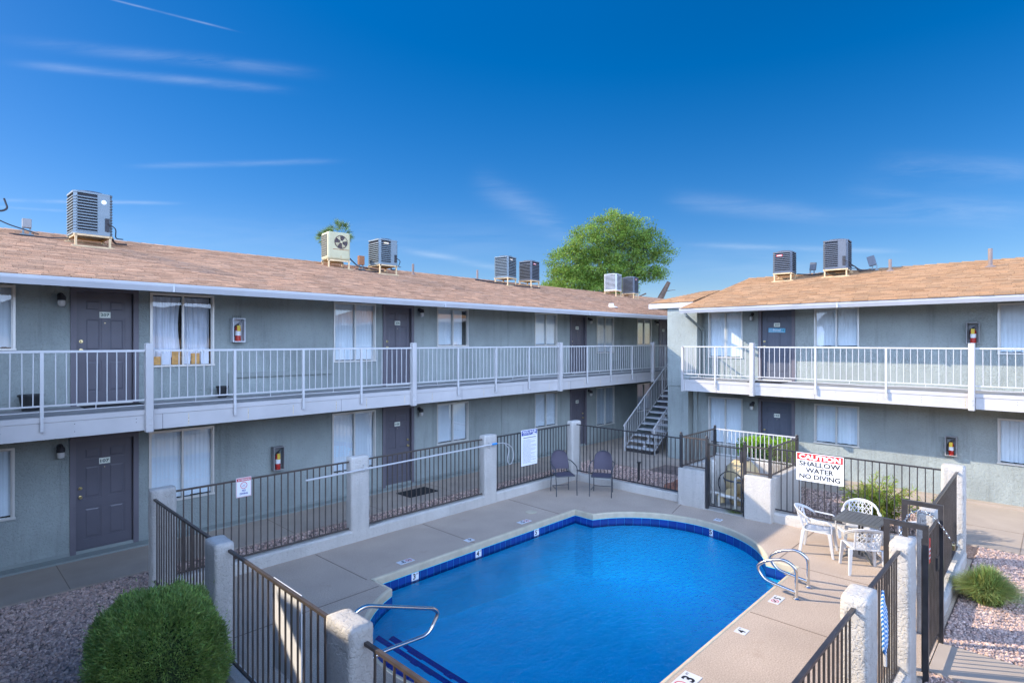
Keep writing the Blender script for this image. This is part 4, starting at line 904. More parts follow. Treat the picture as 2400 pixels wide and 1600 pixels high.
m = MB(); m.box((12.5, 4.58, -.02), (14.25, 6.42, .012)); m.build('floor', 'paleconc', E_)
pf = thing('pool_filter', 'tan round filter tank with white pipes inside the enclosure', 'filter', (13.35, 5.45, 0))
m = MB(); r_ = .36
m.lathe([(.05, -.46), (.20, -.42), (.34, -.28), (.40, -.1), (.41, 0), (.40, .1), (.34, .28), (.20, .42), (.05, .46)], 24, 0, (13.4, 5.42, .62), 'Z'); m.lathe([(.28, .06), (.30, .2), (.30, .28)], 18, 0, (13.4, 5.42, 0)); m.build('tank', 'tank', pf, smooth=True)
m = MB(); m.lathe([(.412, -.02), (.424, 0), (.412, .02)], 28, 0, (13.4, 5.42, .62)); m.lathe([(.0, 0), (.16, 0), (.16, .03), (.05, .06), (.05, .12), (0, .12)], 16, 0, (13.45, 5.42, 1.07)); m.build('clamp_band', 'acdark', pf, smooth=True)
m = MB(); m.lathe([(0, .0), (.12, .0), (.13, .04), (.13, .22), (.10, .26), (0, .27)], 16, 0, (12.95, 5.50, .35), 'X'); m.lathe([(0, 0), (.09, 0), (.09, .2), (0, .2)], 14, 0, (12.98, 5.75, .1)); m.build('pump', 'tank', pf, smooth=True)
m = MB(); m.tube(fillet([(12.95, 5.92, .05), (12.95, 5.92, .98)], .05), .04, 10); m.lathe([(.05, 0), (.055, .05), (.04, .09), (0, .1)], 12, 0, (12.95, 5.92, .96)); m.tube(fillet([(12.95, 6.15, .30), (12.95, 5.8, .30), (12.95, 5.5, .25), (13.0, 5.15, .22), (13.3, 5.1, .2)], .1), .035, 10)
m.tube(fillet([(12.85, 5.35, .02), (12.85, 5.35, .75), (13.0, 5.2, .75), (13.2, 5.0, .72)], .06), .03, 10); m.tube(fillet([(12.9, 5.75, .02), (12.9, 5.75, .28), (12.9, 5.3, .28)], .05), .035, 10); m.box((12.8, 4.9, .0), (13.1, 5.4, .05)); m.build('pipework', 'pvc', pf, smooth=True)
m = MB(); m.tube([(12.85, 5.45 + .30 * math.cos(t), .58 + .30 * math.sin(t)) for t in np.linspace(-.6, 3.9, 24)], .012, 6); m.tube([(12.85, 5.55, .88), (12.85, 5.55, 1.0)], .012, 6); m.build('hose', 'cable', pf)

# ================================================================== SIGNS
def board(name, label, cat, c, right, w, h, draw, mats, tilt=0.):
    m = MB(); r = Vector(right).normalized(); u = Vector((0, 0, 1)); n_ = r.cross(u); c = Vector(c)
    u = (u + r * tilt).normalized()
    p = [c - r * w / 2 - u * h / 2, c + r * w / 2 - u * h / 2, c + r * w / 2 + u * h / 2, c - r * w / 2 + u * h / 2]
    m.add([q for q in p] + [q - n_ * .006 for q in p], [(0, 1, 2, 3), (7, 6, 5, 4), (0, 4, 5, 1), (1, 5, 6, 2), (2, 6, 7, 3), (3, 7, 4, 0)])
    def rect(x0, y0, x1, y1, mi, e=.0015): m.add([c + r * x + u * y + n_ * e for x, y in ((x0, y0), (x1, y0), (x1, y1), (x0, y1))], [(0, 1, 2, 3)], mi)
    def T(s_, x, y, w_=None, h_=None, mi=1, b=.02, e=.003): text(m, s_, c + r * x + u * y + n_ * e, r, u, w_, h_, mi, b)
    draw(rect, T, m, c + n_ * .003, r, u)
    return tag(m.build(name, mats), label, cat)
def d1(rect, T, m, c, r, u):
    rect(-.425, .14, .425, .275, 2); T('CAUTION', 0, .207, .78, .105, 0, .05, .0035)
    T('SHALLOW', 0, .07, .76, .10, 1, .022); T('WATER', 0, -.06, .52, .10, 1, .022); T('NO DIVING', 0, -.19, .76, .10, 1, .022)
board('caution_sign', 'white sign with a red band reading CAUTION SHALLOW WATER NO DIVING on the black fence', 'sign', (12.66, 3.55, 1.27), (0, -1, 0), .88, .575, d1, ['sign', 'black_ink', 'red_ink'])
def d2(rect, T, m, c, r, u):
    rect(-.11, .10, .11, .148, 2); T('ATTENTION', 0, .124, .19, .028, 0, .04, .0035); rect(-.118, -.158, -.114, .158, 2); rect(.114, -.158, .118, .158, 2); rect(-.114, .154, .114, .158, 2); rect(-.114, -.158, .114, -.154, 2)
    cc = c + u * .03; ring(m, cc, r, u, .048, .056, 2); d = (r - u) * .037; m.bar(cc - d, cc + d, .008, .001, 2); m.bar(cc + r * .025 + u * .02, cc - r * .02 - u * .02, .009, .001, 1); m.bar(cc - r * .02 - u * .02, cc - r * .035 + u * .005, .007, .001, 1); m.bar(cc + r * .0 - u * .005, cc + r * .025 - u * .025, .007, .001, 1)
    T('NO', 0, -.055, .06, .032, 1, .03); T('DIVING', 0, -.105, .13, .032, 1, .03)
board('attention_sign', 'small white sign with a red ATTENTION band and NO DIVING on the long fence', 'sign', (3.74, 9.845, 1.42), (1, 0, 0), .245, .325, d2, ['sign', 'blue_ink', 'red_ink'])
def d3(rect, T, m, c, r, u):
    rect(-.285, .31, .285, .435, 1); T('POOL RULES', 0, .395, .50, .055, 0, .04, .0035)
    T('SAFETY FIRST', -.09, .345, .30, .028, 0, .02, .0035)
    m.add([c + r * x + u * y for x, y in ((.06, .32), (.14, .34), (.17, .365), (.2, .345), (.27, .335), (.27, .32))], [(0, 1, 2, 3, 4, 5)], 0)
    rect(-.23, .24, .25, .262, 2)
    rr = random.Random(1); y = .2
    while y > -.41:
        x = -.25; e = rr.choice((.25, .25, .2, .05))
        while x < e: w_ = rr.uniform(.02, .06); rect(x, y, min(x + w_, e), y + .0075, 2); x += w_ + .012
        y -= .0205
board('pool_rules_sign', 'tall white sign with blue POOL RULES heading and small print on the long fence', 'sign', (10.72, 9.74, 1.17), (1, 0, 0), .60, .90, d3, ['sign', 'blue_ink', 'cabinet'])
m = MB(); m.box((2.455, 5.10, .60), (2.463, 5.70, 1.485)); tag(m.build('sign_board', 'sign'), 'blank white back of a sign hung on the front fence, partly sunlit', 'sign')
# ================================================================== THINGS
SA = .2533; SB = (6.20 - 4.865) / (1.38 + 3.95)
def roofA(y): return 4.86 + SA * (y - 11.22)
def roofB(x): return 4.865 + SB * (x - (XA - 1.38))
def condenser(x, y, zs, rot, w, d, h, grp, label, mt='acgrey', slope=(0, SA), panel_side=True, badge=None, leg=.22):
    z = zs(y if slope[1] else x)
    t = thing('air_conditioner', label, 'air conditioner', (x, y, z), rot, grp, local=True)
    c_, s_ = math.cos(rot), math.sin(rot)
    def gz(lx, ly): wx, wy = lx * c_ - ly * s_, lx * s_ + ly * c_; return wx * slope[0] + wy * slope[1]
    f = MB(); z0 = leg
    for lx in (-w / 2 + .04, w / 2 - .04):
        for ly in (-d / 2 + .04, d / 2 - .04): f.box((lx - .02, ly - .02, gz(lx, ly) - .01), (lx + .02, ly + .02, z0))
        f.box((lx - .02, -d / 2, z0 - .045), (lx + .02, d / 2, z0))
    for ly in (-d / 2 + .02, d / 2 - .02): f.box((-w / 2, ly - .02, z0 - .04), (w / 2, ly + .02, z0 + .001)); f.bar((-w / 2 - .04, ly, gz(-w / 2, ly) + .015), (w / 2 + .04, ly, gz(w / 2, ly) + .015), .06, .03)
    f.build('stand', 'wood', t)
    b = MB(); z1 = z0 + h; b.box((-w / 2 + .03, -d / 2 + .03, z0 + .02), (w / 2 - .03, d / 2 - .03, z1 - .02)); b.build('coil', 'coil', t)
    k = MB(); ch_ = .05
    def ringp(o): return [(-w / 2 + ch_, -d / 2 - o), (w / 2 - ch_, -d / 2 - o), (w / 2 + o, -d / 2 + ch_), (w / 2 + o, d / 2 - ch_), (w / 2 - ch_, d / 2 + o), (-w / 2 + ch_, d / 2 + o), (-w / 2 - o, d / 2 - ch_), (-w / 2 - o, -d / 2 + ch_)]
    k.prism(ringp(.005), z0 + .001, z0 + .05); k.prism(ringp(.01), z1 - .04, z1)
    for cx_, cy_ in ((-1, -1), (1, -1), (1, 1), (-1, 1)):
        k.prism([(cx_ * (w / 2 - ch_ - .01), cy_ * (d / 2 + .002)), (cx_ * (w / 2 + .002), cy_ * (d / 2 - ch_ - .01)), (cx_ * (w / 2 - .03), cy_ * (d / 2 - ch_ - .01)), (cx_ * (w / 2 - ch_ - .01), cy_ * (d / 2 - .03))][::int(cx_ * cy_)], z0 + .05, z1 - .04)
    nl = int((h - .09) / .062)
    for i in range(nl):
        zz = z0 + .065 + i * .062
        for (ax, ay), (bx, by) in zip(ringp(0), ringp(0)[1:] + ringp(0)[:1]):
            if panel_side and ay < -d / 2 + .01 and by < -d / 2 + .01: bx2 = ax + (bx - ax) * .62; k.bar((ax, ay, zz), (bx2, by, zz), .03, .022)
            else: k.bar((ax, ay, zz), (bx, by, zz), .03, .022)
    if panel_side: k.box((-w / 2 + ch_ + (w - 2 * ch_) * .62, -d / 2 - .004, z0 + .05), (w / 2 - ch_, -d / 2 + .02, z1 - .04))
    k.build('cabinet', mt, t)
    g_ = MB(); g_.lathe([(w * .40, 0), (w * .42, .02), (w * .38, .045), (0, .05)], 24, 0, (0, 0, z1 - .001))
    g_.build('fan_guard', 'acdark', t, smooth=True)
    if badge:
        q = MB()
        if badge == 'oval': q.M = Matrix.Translation((w * .27, -d / 2 - .005, z1 - h * .2)) @ Matrix.Rotation(R(90), 4, 'X'); q.lathe([(0, 0), (.05, 0), (.05, .004), (0, .004)], 18); q.M = None
        else: q.box((-w * .3, -d / 2 - .02, z1 - .155), (-w * .3 + .19, -d / 2 - .016, z1 - .10)); q.box((-w * .3 + .02, -d / 2 - .0215, z1 - .138), (-w * .3 + .17, -d / 2 - .0205, z1 - .118), 1)
        q.build('badge', ['sign' if badge == 'oval' else 'red_ink' if badge == 'red' else 'wood', 'sign'], t)
    if panel_side:
        q = MB(); q.box((w / 2 - .14, -d / 2 - .03, z0 + .1), (w / 2 - .06, -d / 2, z0 + h * .42)); q.tube(fillet([(w / 2 - .1, -d / 2 - .03, z0 + h * .3), (w / 2 + .05, -d / 2 - .08, z0 + h * .2), (w / 2 + .08, -d / 2 + .1, z0 - .02), (w / 2 + .25, -d / 2 + .2, z0 - .0)], .08), .012, 6)
        q.tube(fillet([(w / 2, d / 2 - .1, z0 + .15), (w / 2 + .12, d / 2 - .1, z0 + .1), (w / 2 + .2, d / 2, z0 - .05), (w / 2 + .45, d / 2, z0 - .04)], .08), .022, 6); q.build('service_line', 'cable', t)
    return t
ga = 'air conditioners on the left block roof'; gb_ = 'air conditioners on the right block roof'
condenser(2.62, 15.72, roofA, R(2), .70, .70, .93, ga, 'large blue grey air conditioner with a round white badge above door 207', 'acgrey', badge='oval', leg=.2)
condenser(10.55, 16.1, roofA, R(0), .70, .70, .82, ga, 'grey air conditioner right of the rusty tan one on the left roof', 'acgrey', badge='tan', leg=.24)
condenser(16.7, 16.5, roofA, R(12), .68, .68, .86, ga, 'grey air conditioner with a tan badge, left of the middle pair', 'acgrey', badge='tan', leg=.25, panel_side=False)
condenser(18.1, 16.45, roofA, R(8), .66, .66, .82, ga, 'dark grey air conditioner with a red badge, right of the middle pair', 'acdark', badge='red', leg=.25, panel_side=False)
condenser(24.5, 16.5, roofA, R(10), .68, .68, .84, ga, 'light grey air conditioner in front of the big tree', 'aclight', leg=.22, panel_side=False)
condenser(25.9, 16.35, roofA, R(10), .66, .66, .84, ga, 'dark grey air conditioner nearest the broken trunk', 'acdark', badge='red', leg=.2, panel_side=False)
condenser(20.55, 6.85, roofB, R(-86), .60, .60, .72, gb_, 'smaller dark air conditioner with a red badge on the right block roof', 'acdark', (SB, 0), False, 'red', .22)
condenser(20.75, 5.28, roofB, R(-86), .70, .70, .93, gb_, 'larger dark air conditioner with a service panel on the right block roof', 'acdark', (SB, 0), True, None, .18)
# tan unit with the side fan
t = thing('air_conditioner', 'rusty tan air conditioner with its fan on the front, before the palm', 'air conditioner', (9.05, 16.45, roofA(16.45)), R(-8), ga, local=True)
w, d, h, z0 = .72, .62, .86, .2
f = MB()
for lx in (-w / 2 + .04, w / 2 - .04):
    for ly in (-d / 2 + .04, d / 2 - .04): f.box((lx - .02, ly - .02, ly * SA - .02), (lx + .02, ly + .02, z0))
f.box((-w / 2, -d / 2 + .02, z0 - .05), (w / 2, -d / 2 + .06, z0)); f.box((-w / 2, d / 2 - .06, z0 - .05), (w / 2, d / 2 - .02, z0)); f.bar((-w / 2 - .05, -d / 2 + .04, -d / 2 * SA), (w / 2 + .1, -d / 2 + .04, -d / 2 * SA), .05, .03); f.build('stand', 'wood', t)
b = MB(); b.box((-w / 2, -d / 2, z0), (w / 2, d / 2, z0 + h)); b.build('cabinet', 'actan', t, bevel=.06)
b = MB(); b.box((-w / 2 - .012, -d / 2 + .10, z0 + .12), (-w / 2 + .01, d / 2 - .08, z0 + h - .08)); b.build('coil', 'coil', t)
b = MB()
for i in range(9): zz = z0 + .15 + i * .07; b.bar((-w / 2 - .014, -d / 2 + .10, zz), (-w / 2 - .014, d / 2 - .08, zz), .006, .006)
for i in range(6): yy = -d / 2 + .12 + i * .08; b.bar((-w / 2 - .016, yy, z0 + .12), (-w / 2 - .016, yy, z0 + h - .08), .005, .005)
b.build('grille', 'actan', t)
b = MB(); b.M = Matrix.Translation((.05, -d / 2 - .001, z0 + h * .64)) @ Matrix.Rotation(R(90), 4, 'X'); b.lathe([(0, .001), (.21, .001), (.21, .006), (0, .006)], 28); b.build('fan_opening', 'coil', t)
b = MB(); b.M = Matrix.Translation((.05, -d / 2 - .012, z0 + h * .64)) @ Matrix.Rotation(R(90), 4, 'X')
for i in range(4):
    a = i * math.pi / 2 + .5; b.add([(.03 * math.cos(a), .03 * math.sin(a), .0), (.19 * math.cos(a - .3), .19 * math.sin(a - .3), .01), (.19 * math.cos(a + .35), .19 * math.sin(a + .35), -.002)], [(0, 1, 2)])
b.lathe([(0, 0), (.04, 0), (.04, .02), (0, .02)], 12); b.build('fan_blades', 'actan', t)
b = MB(); b.M = Matrix.Translation((.05, -d / 2 - .014, z0 + h * .64)) @ Matrix.Rotation(R(90), 4, 'X')
for q in (.05, .1, .15, .2): ring(b, (0, 0, .014), (1, 0, 0), (0, 1, 0), q - .003, q + .003, 0)
b.M = None; b.box((-.20, -d / 2 - .006, z0 + h * .36), (.30, -d / 2 + .002, z0 + h * .38)); b.build('fan_guard', 'rust', t)
b = MB(); b.tube(fillet([(w / 2, 0, z0 + .2), (w / 2 + .2, -.05, z0), (w / 2 + .35, -.05, .08), (w / 2 + 1., -.02, .02)], .1), .02, 6); b.build('service_line', 'cable', t)
def jbox(x, y, zf, label, s=1., m1='rust', tilt=0., rz=0.):
    t = thing('junction_box', label, 'electrical box', (x, y, zf), rz, 'electrical boxes on the roofs', local=True)
    b = MB(); b.M = Matrix.Rotation(tilt, 4, 'Y'); b.box((-.11 * s, -.06, .16), (.11 * s, .06, .50 * s)); b.build('box', m1, t, bevel=.01)
    b = MB(); b.bar((-.06, 0, -.03), (-.06, 0, .17), .035); b.bar((.06, 0, -.03), (.06, 0, .17), .035); b.box((-.12, -.06, -.02), (.12, .06, .02)); b.build('stand', 'acgrey', t)
jbox(1.62, 16.55, roofA(16.55), 'weathered electrical box on the roof left of the badge unit', .72, 'cabinet'); jbox(9.95, 16.45, roofA(16.45), 'rusty electrical box beside the tan air conditioner', .9, 'rust')
jbox(21.3, 6.20, roofB(21.3), 'dark electrical box between the two right roof units', .85, 'acdark', .1, R(-86)); jbox(21.3, 4.35, roofB(21.3), 'dark tilted electrical box right of the larger right roof unit', .95, 'acdark', -.25, R(-86))
def vent(x, y, z, h, r, label, m_='pipe'):
    b = MB(); b.lathe([(r * 3, -.02), (r * 2.2, .015), (r, .05), (r, h), (r * .8, h), (r * .8, h - .02), (0, h - .02)], 12, 0, (x, y, z)); tag(b.build('vent_pipe', m_), label, 'vent pipe', 'vent pipes on the roofs')
vent(12.13, 16.6, roofA(16.6), .38, .04, 'thin vent pipe right of the second grey roof unit'); vent(15.5, 16.9, roofA(16.9), .42, .04, 'rusty vent pipe left of the middle pair of roof units'); vent(20.3, 1.42, roofB(20.3), .50, .05, 'tall brown vent pipe at the far right of the right roof'); vent(20.9, 3.85, roofB(20.9), .36, .045, 'short brown vent pipe near the tilted box on the right roof')
vent(18.3, 12.4, roofA(12.4), .14, .09, 'low white roof vent near the gutter', 'sign')
b = MB(); b.lathe([(.12, 0), (.1, .12), (.04, .25), (0, .25)], 12, 0, (.95, 16.5, roofA(16.5))); b.tube(fillet([(.95, 16.5, 6.3), (.9, 16.3, 6.75), (1.15, 16.2, 6.6), (1.28, 16.2, 6.68), (1.22, 16.25, 6.9)], .08), .02, 6); b.tube(fillet([(.5, 16.5, 6.95), (.95, 16.4, 6.55), (1.3, 16.4, 6.38), (1.8, 16.3, 6.22)], .1), .014, 6); tag(b.build('antenna', 'cable'), 'tangled black antenna and cables at the left edge of the roof', 'antenna')
def cable(pts, r, label):
    b = MB(); b.tube(fillet(pts, .2), r, 5); tag(b.build('cable', 'cable'), label, 'cable', 'cables on the roofs')
cable([(1.3, 16.3, roofA(16.3) + .02), (2.0, 16.2, roofA(16.2) + .03), (2.3, 15.95, roofA(15.95) + .1)], .015, 'dark cable running to the badge unit above door 207')
cable([(9.6, 16.2, roofA(16.2) + .03), (10.1, 15.95, roofA(15.95) + .02), (10.5, 16.0, roofA(16.0) + .1)], .02, 'dark cable between the tan unit and the next grey unit')
cable([(15.3, 16.8, roofA(16.8) + .04), (16.3, 16.3, roofA(16.3) + .03), (17.3, 16.1, roofA(16.1) + .03), (18.4, 16.1, roofA(16.1) + .03)], .03, 'dark cable under the middle pair of roof units')
cable([(20.7, 6.5, roofB(20.7) + .15), (21.0, 6.0, roofB(21) + .03), (21.3, 5.7, roofB(21.3) + .05)], .02, 'dark cable between the two right roof units')
cable([(20.6, 4.9, roofB(20.6) + .4), (20.7, 4.6, roofB(20.7) + .1), (21.1, 4.3, roofB(21.1) + .04)], .015, 'pale looped cable beside the larger right roof unit')
# lamps, extinguishers, pots, mats
def lamp(F, s, z, label, lantern=False):
    t = tag(thing('wall_lamp', label, 'wall lamp', tuple(F @ Vector((s, 0, z))), 0, 'wall lamps beside the doors'))
    b = MB(F); b.tube([(s, .001, z), (s, .02, z)], .05, 14); b.tube(fillet([(s, .02, z), (s, .09, z + .02), (s, .12, z - .04)], .03), .016, 8)
    if lantern: b.box((s - .045, .06, z - .075), (s + .045, .16, z - .06)); b.box((s - .045, .06, z - .2), (s + .045, .16, z - .19)); [b.box((s + i - .004, .11 + j - .004, z - .19), (s + i + .004, .11 + j + .004, z - .075)) for i in (-.04, .04) for j in (-.045, .045)]
    else: b.lathe([(0, .04), (.05, .03), (.062, -.0), (.062, -.055), (.05, -.06), (0, -.06)], 16, 0, (s, .12, z - .03))
    b.build('bracket', 'cable', t, smooth=not lantern)
    b = MB(F)
    if lantern: b.box((s - .034, .075, z - .19), (s + .034, .145, z - .08))
    else: b.lathe([(.05, -.055), (.058, -.10), (.05, -.15), (.03, -.165), (0, -.17)], 16, 0, (s, .12, z - .03))
    b.build('glass_shade', 'lampglass', t, smooth=True)
for s, z, l in ((1.70, 4.66, 'black and glass wall lamp left of door 207'), (9.50, 4.72, 'wall lamp right of door 206'), (17.28, 4.70, 'wall lamp right of door 205'), (22.1, 4.72, 'wall lamp by door 204 near the picture centre'), (1.69, 2.0, 'black and glass wall lamp left of door 107'), (9.48, 2.01, 'wall lamp right of door 106'), (17.28, 2.02, 'wall lamp right of door 105')): lamp(FA, s, z, l)
lamp(FB, -6.80, 4.68, 'small square lantern left of navy door 203', True); lamp(FB, -6.78, 1.98, 'rounded wall lamp left of navy door 103')
def extin(F, s, z0, z1, w, label, mt='cabinet', dirn=1):
    t = thing('extinguisher_cabinet', label + ' cabinet', 'cabinet', tuple(F @ Vector((s, 0, z0))), 0, 'fire extinguisher cabinets')
    b = MB(F); e = .018; dd = .15
    b.box((s - w / 2, .001, z0), (s + w / 2, .008, z1)); b.box((s - w / 2, .008, z0), (s - w / 2 + .012, dd, z1)); b.box((s + w / 2 - .012, .008, z0), (s + w / 2, dd, z1)); b.box((s - w / 2 + .012, .008, z0), (s + w / 2 - .012, dd, z0 + .012)); b.box((s - w / 2 + .012, .008, z1 - .012), (s + w / 2 - .012, dd, z1))
    for q in ((s - w / 2 - .004, z0 - .004, s - w / 2 + e, z1 + .004), (s + w / 2 - e, z0 - .004, s + w / 2 + .004, z1 + .004), (s - w / 2 + e, z0 - .004, s + w / 2 - e, z0 + e), (s - w / 2 + e, z1 - e, s + w / 2 - e, z1 + .004)): b.box((q[0], dd, q[1]), (q[2], dd + .008, q[3]))
    b.build('cabinet_body', mt, t)
    b = MB(F); b.add([(s - w / 2 + e, dd + .004, z0 + e), (s + w / 2 - e, dd + .004, z0 + e), (s + w / 2 - e, dd + .004, z1 - e), (s - w / 2 + e, dd + .004, z1 - e)], [(0, 1, 2, 3)]); b.build('clear_cover', 'cover', t)
    x = thing('fire_extinguisher', 'red fire extinguisher with a yellow tag in the ' + label + ' cabinet', 'fire extinguisher', tuple(F @ Vector((s, .08, z0 + .02))), 0, 'fire extinguishers')
    h = z1 - z0 - .06; c = (s, .08, z0 + .014); r_ = w * .23
    b = MB(F); b.lathe([(0, 0), (r_, .0), (r_, h * .62), (r_ * .8, h * .70), (r_ * .35, h * .76), (r_ * .3, h * .8), (0, h * .8)], 16, 0, c); b.build('cylinder', 'red', x, smooth=True)
    b = MB(F); b.box((s - .02, .06, z0 + h * .80), (s + .02, .1, z0 + h * .88)); b.bar((s - .01, .08, z0 + h * .88), (s + .07, .08, z0 + h * .98), .018, .01); b.bar((s - .01, .08, z0 + h * .86), (s + .065, .08, z0 + h * .86), .018, .01); b.tube(fillet([(s - .02, .08, z0 + h * .84), (s - r_ - .02, .08, z0 + h * .7), (s - r_ - .015, .08, z0 + h * .25)], .04), .010, 6); b.build('valve', 'cable', x)
    b = MB(F); b.lathe([(r_ + .001, h * .28), (r_ + .001, h * .50)], 16, 0, c); b.build('paper_label', 'sign', x)
    b = MB(F); b.box((s - .035, .08 + r_, z0 + h * .52), (s + .03, .084 + r_, z0 + h * .80)); b.build('inspection_tag', 'yellow', x)
extin(FA, 4.68, 3.84, 4.34, .25, 'silver upper balcony', 'cabinet_white'); extin(FA, 5.54, .98, 1.50, .24, 'dark lower wall', 'cabinet'); extin(FB, -1.54, 3.80, 4.30, .25, 'grey upper right'); extin(FB, -1.96, 1.06, 1.53, .23, 'grey lower right')
b = MB(FA)
for i in range(5): s = 4.60 + i * .04; b.tube([(s, .02, 4.345), (s, .02, 4.41)], .003, 5)
tag(b.build('bird_spikes', 'cable'), 'thin black spikes standing on the silver upper cabinet', 'bird spikes')
def pot(x, y, z, label, r_=.15, h=.28):
    b = MB(); b.lathe([(0, 0), (r_ * .72, 0), (r_, h - .03), (r_ * 1.1, h - .03), (r_ * 1.1, h), (r_ * .98, h), (r_ * .9, h - .05), (0, h - .05)], 20, 0, (x, y, z)); tag(b.build('flower_pot', 'pot', smooth=True), label, 'flower pot', 'black pots on the left walkway')
pot(1.27, 12.45, zF, 'wide black pot on the walkway left of door 207', .16, .27); pot(4.32, 12.5, zF, 'smaller black pot on the walkway under the silver cabinet', .11, .24)
def dmat(x0, y0, x1, y1, z, label):
    b = MB(); b.box((x0, y0, z), (x1, y1, z + .012)); tag(b.build('doormat', 'mat_rubber', bevel=.004), label, 'doormat', 'doormats')
dmat(1.95, 12.18, 2.85, 12.6, zF + .001, 'black doormat in front of door 207 upstairs'); dmat(8.35, 11.55, 9.25, 12.15, .003, 'black doormat on the sidewalk before door 106'); dmat(16.4, 5.6, 17.1, 6.5, zF + .001, 'black doormat before navy door 203')
# pool cleaning pole
t = thing('pool_pole', 'long white pole with a looped hose hanging along the pool fence', 'pole', (7, 9.72, 1.4))
b = MB(); b.tube([(4.76, 9.71, 1.37), (9.46, 9.70, 1.42)], .017, 8); b.build('pole', 'rail', t); b = MB(); b.tube([(9.36, 9.70, 1.42), (9.52, 9.70, 1.42)], .024, 8); b.build('grip', 'rope', t)
b = MB(); b.tube(fillet([(9.5, 9.70, 1.42), (9.75, 9.68, 1.42), (10.0, 9.66, 1.3), (10.08, 9.66, 1.05), (9.97, 9.66, .86), (9.86, 9.66, .90), (9.86, 9.67, 1.05), (9.93, 9.68, 1.25), (9.78, 9.70, 1.39)], .15), .008, 6); b.build('hose_loop', 'rail', t)
for x in (5.95, 9.3):
    b = MB(); b.tube(fillet([(x, 9.765, 1.46), (x, 9.70, 1.46), (x, 9.68, 1.38), (x, 9.72, 1.34), (x, 9.76, 1.36)], .03), .008, 6); tag(b.build('wall_hook', 'rail'), 'white hook on the stucco pillar holding the pool pole, ' + ('near its free end' if x < 7 else 'near its hose end'), 'hook', 'hooks holding the pole')
# pool ladder and entry rail
t = thing('pool_ladder', 'pair of looped steel pool ladder rails at the far end of the sunny deck', 'ladder', (9.35, 3.0, 0))
for x in (9.08, 9.63):
    b = MB(); b.tube(fillet([(x, 2.86, 0), (x, 2.86, .46), (x, 3.02, .55), (x, 3.30, .47), (x, 3.46, .33), (x, 3.33, .16), (x, 2.88, .10)], .13, 7), .024, 12); b.lathe([(0, 0), (.05, 0), (.05, .012), (.03, .03), (.0, .03)], 14, 0, (x, 2.86, 0)); b.build('handrail', 'chrome', t, smooth=True)
t = thing('entry_rail', 'bent steel handrail over the shallow steps beside the front fence', 'handrail', (3.3, 5.65, 0))
b = MB(); b.tube(fillet([(3.26, 5.65, 0), (3.26, 5.65, .80), (3.45, 5.65, .885), (4.44, 5.65, .52), (4.52, 5.65, .44), (4.37, 5.65, .225), (3.72, 5.65, .27), (3.5, 5.65, .25), (3.42, 5.65, 0)], .13, 7), .024, 12); b.lathe([(0, 0), (.055, 0), (.05, .015), (0, .02)], 14, 0, (3.26, 5.65, 0)); b.build('rail', 'chrome', t, smooth=True)
# hanging rope
t = thing('safety_rope', 'blue and white twisted rope hanging in loops on the right fence', 'rope', (6.75, 1.33, 1))
b = MB(); rr = random.Random(5)
for i in range(8):
    x = 6.52 + i * .024
    b.tube(fillet([(6.58 + .008 * i, 1.275, 1.40 - .02 * i), (x, 1.27, 1.2), (x + rr.uniform(-.02, .04), 1.26, 1.0), (x + rr.uniform(-.02, .05), 1.265, .82), (6.66, 1.27, .74 + .03 * (i % 3))], .1), .012, 6)
b.build('strands', 'rope2', t); b = MB(); b.tube([(6.66, 1.27, .76), (6.67, 1.27, .62)], .016, 6); b.build('tassel', 'rail', t)
# sign post, rock, skimmer
b = MB(); b.bar((13.9, 8.5, -.03), (13.9, 8.5, .48), .045); b.box((13.86, 8.46, .46), (13.94, 8.54, .50)); tag(b.build('gravel_post', 'black'), 'short black post standing in the gravel before the stairs', 'post')
bm = bmesh.new(); bmesh.ops.create_icosphere(bm, subdivisions=3, radius=1)
for v in bm.verts: v.co = Vector((v.co.x * .24, v.co.y * .3, v.co.z * .26)) * (1 + .45 * mnoise.noise(v.co * 1.7)) + Vector((0, 0, .12))
me = bpy.data.meshes.new('rock'); bm.to_mesh(me); bm.free(); me.materials.append(M['rock']); o = bpy.data.objects.new('rock', me); C.objects.link(o); o.location = (13.15, 6.95, 0); tag(o, 'red brown rock in the gravel beside the enclosure wall', 'rock')
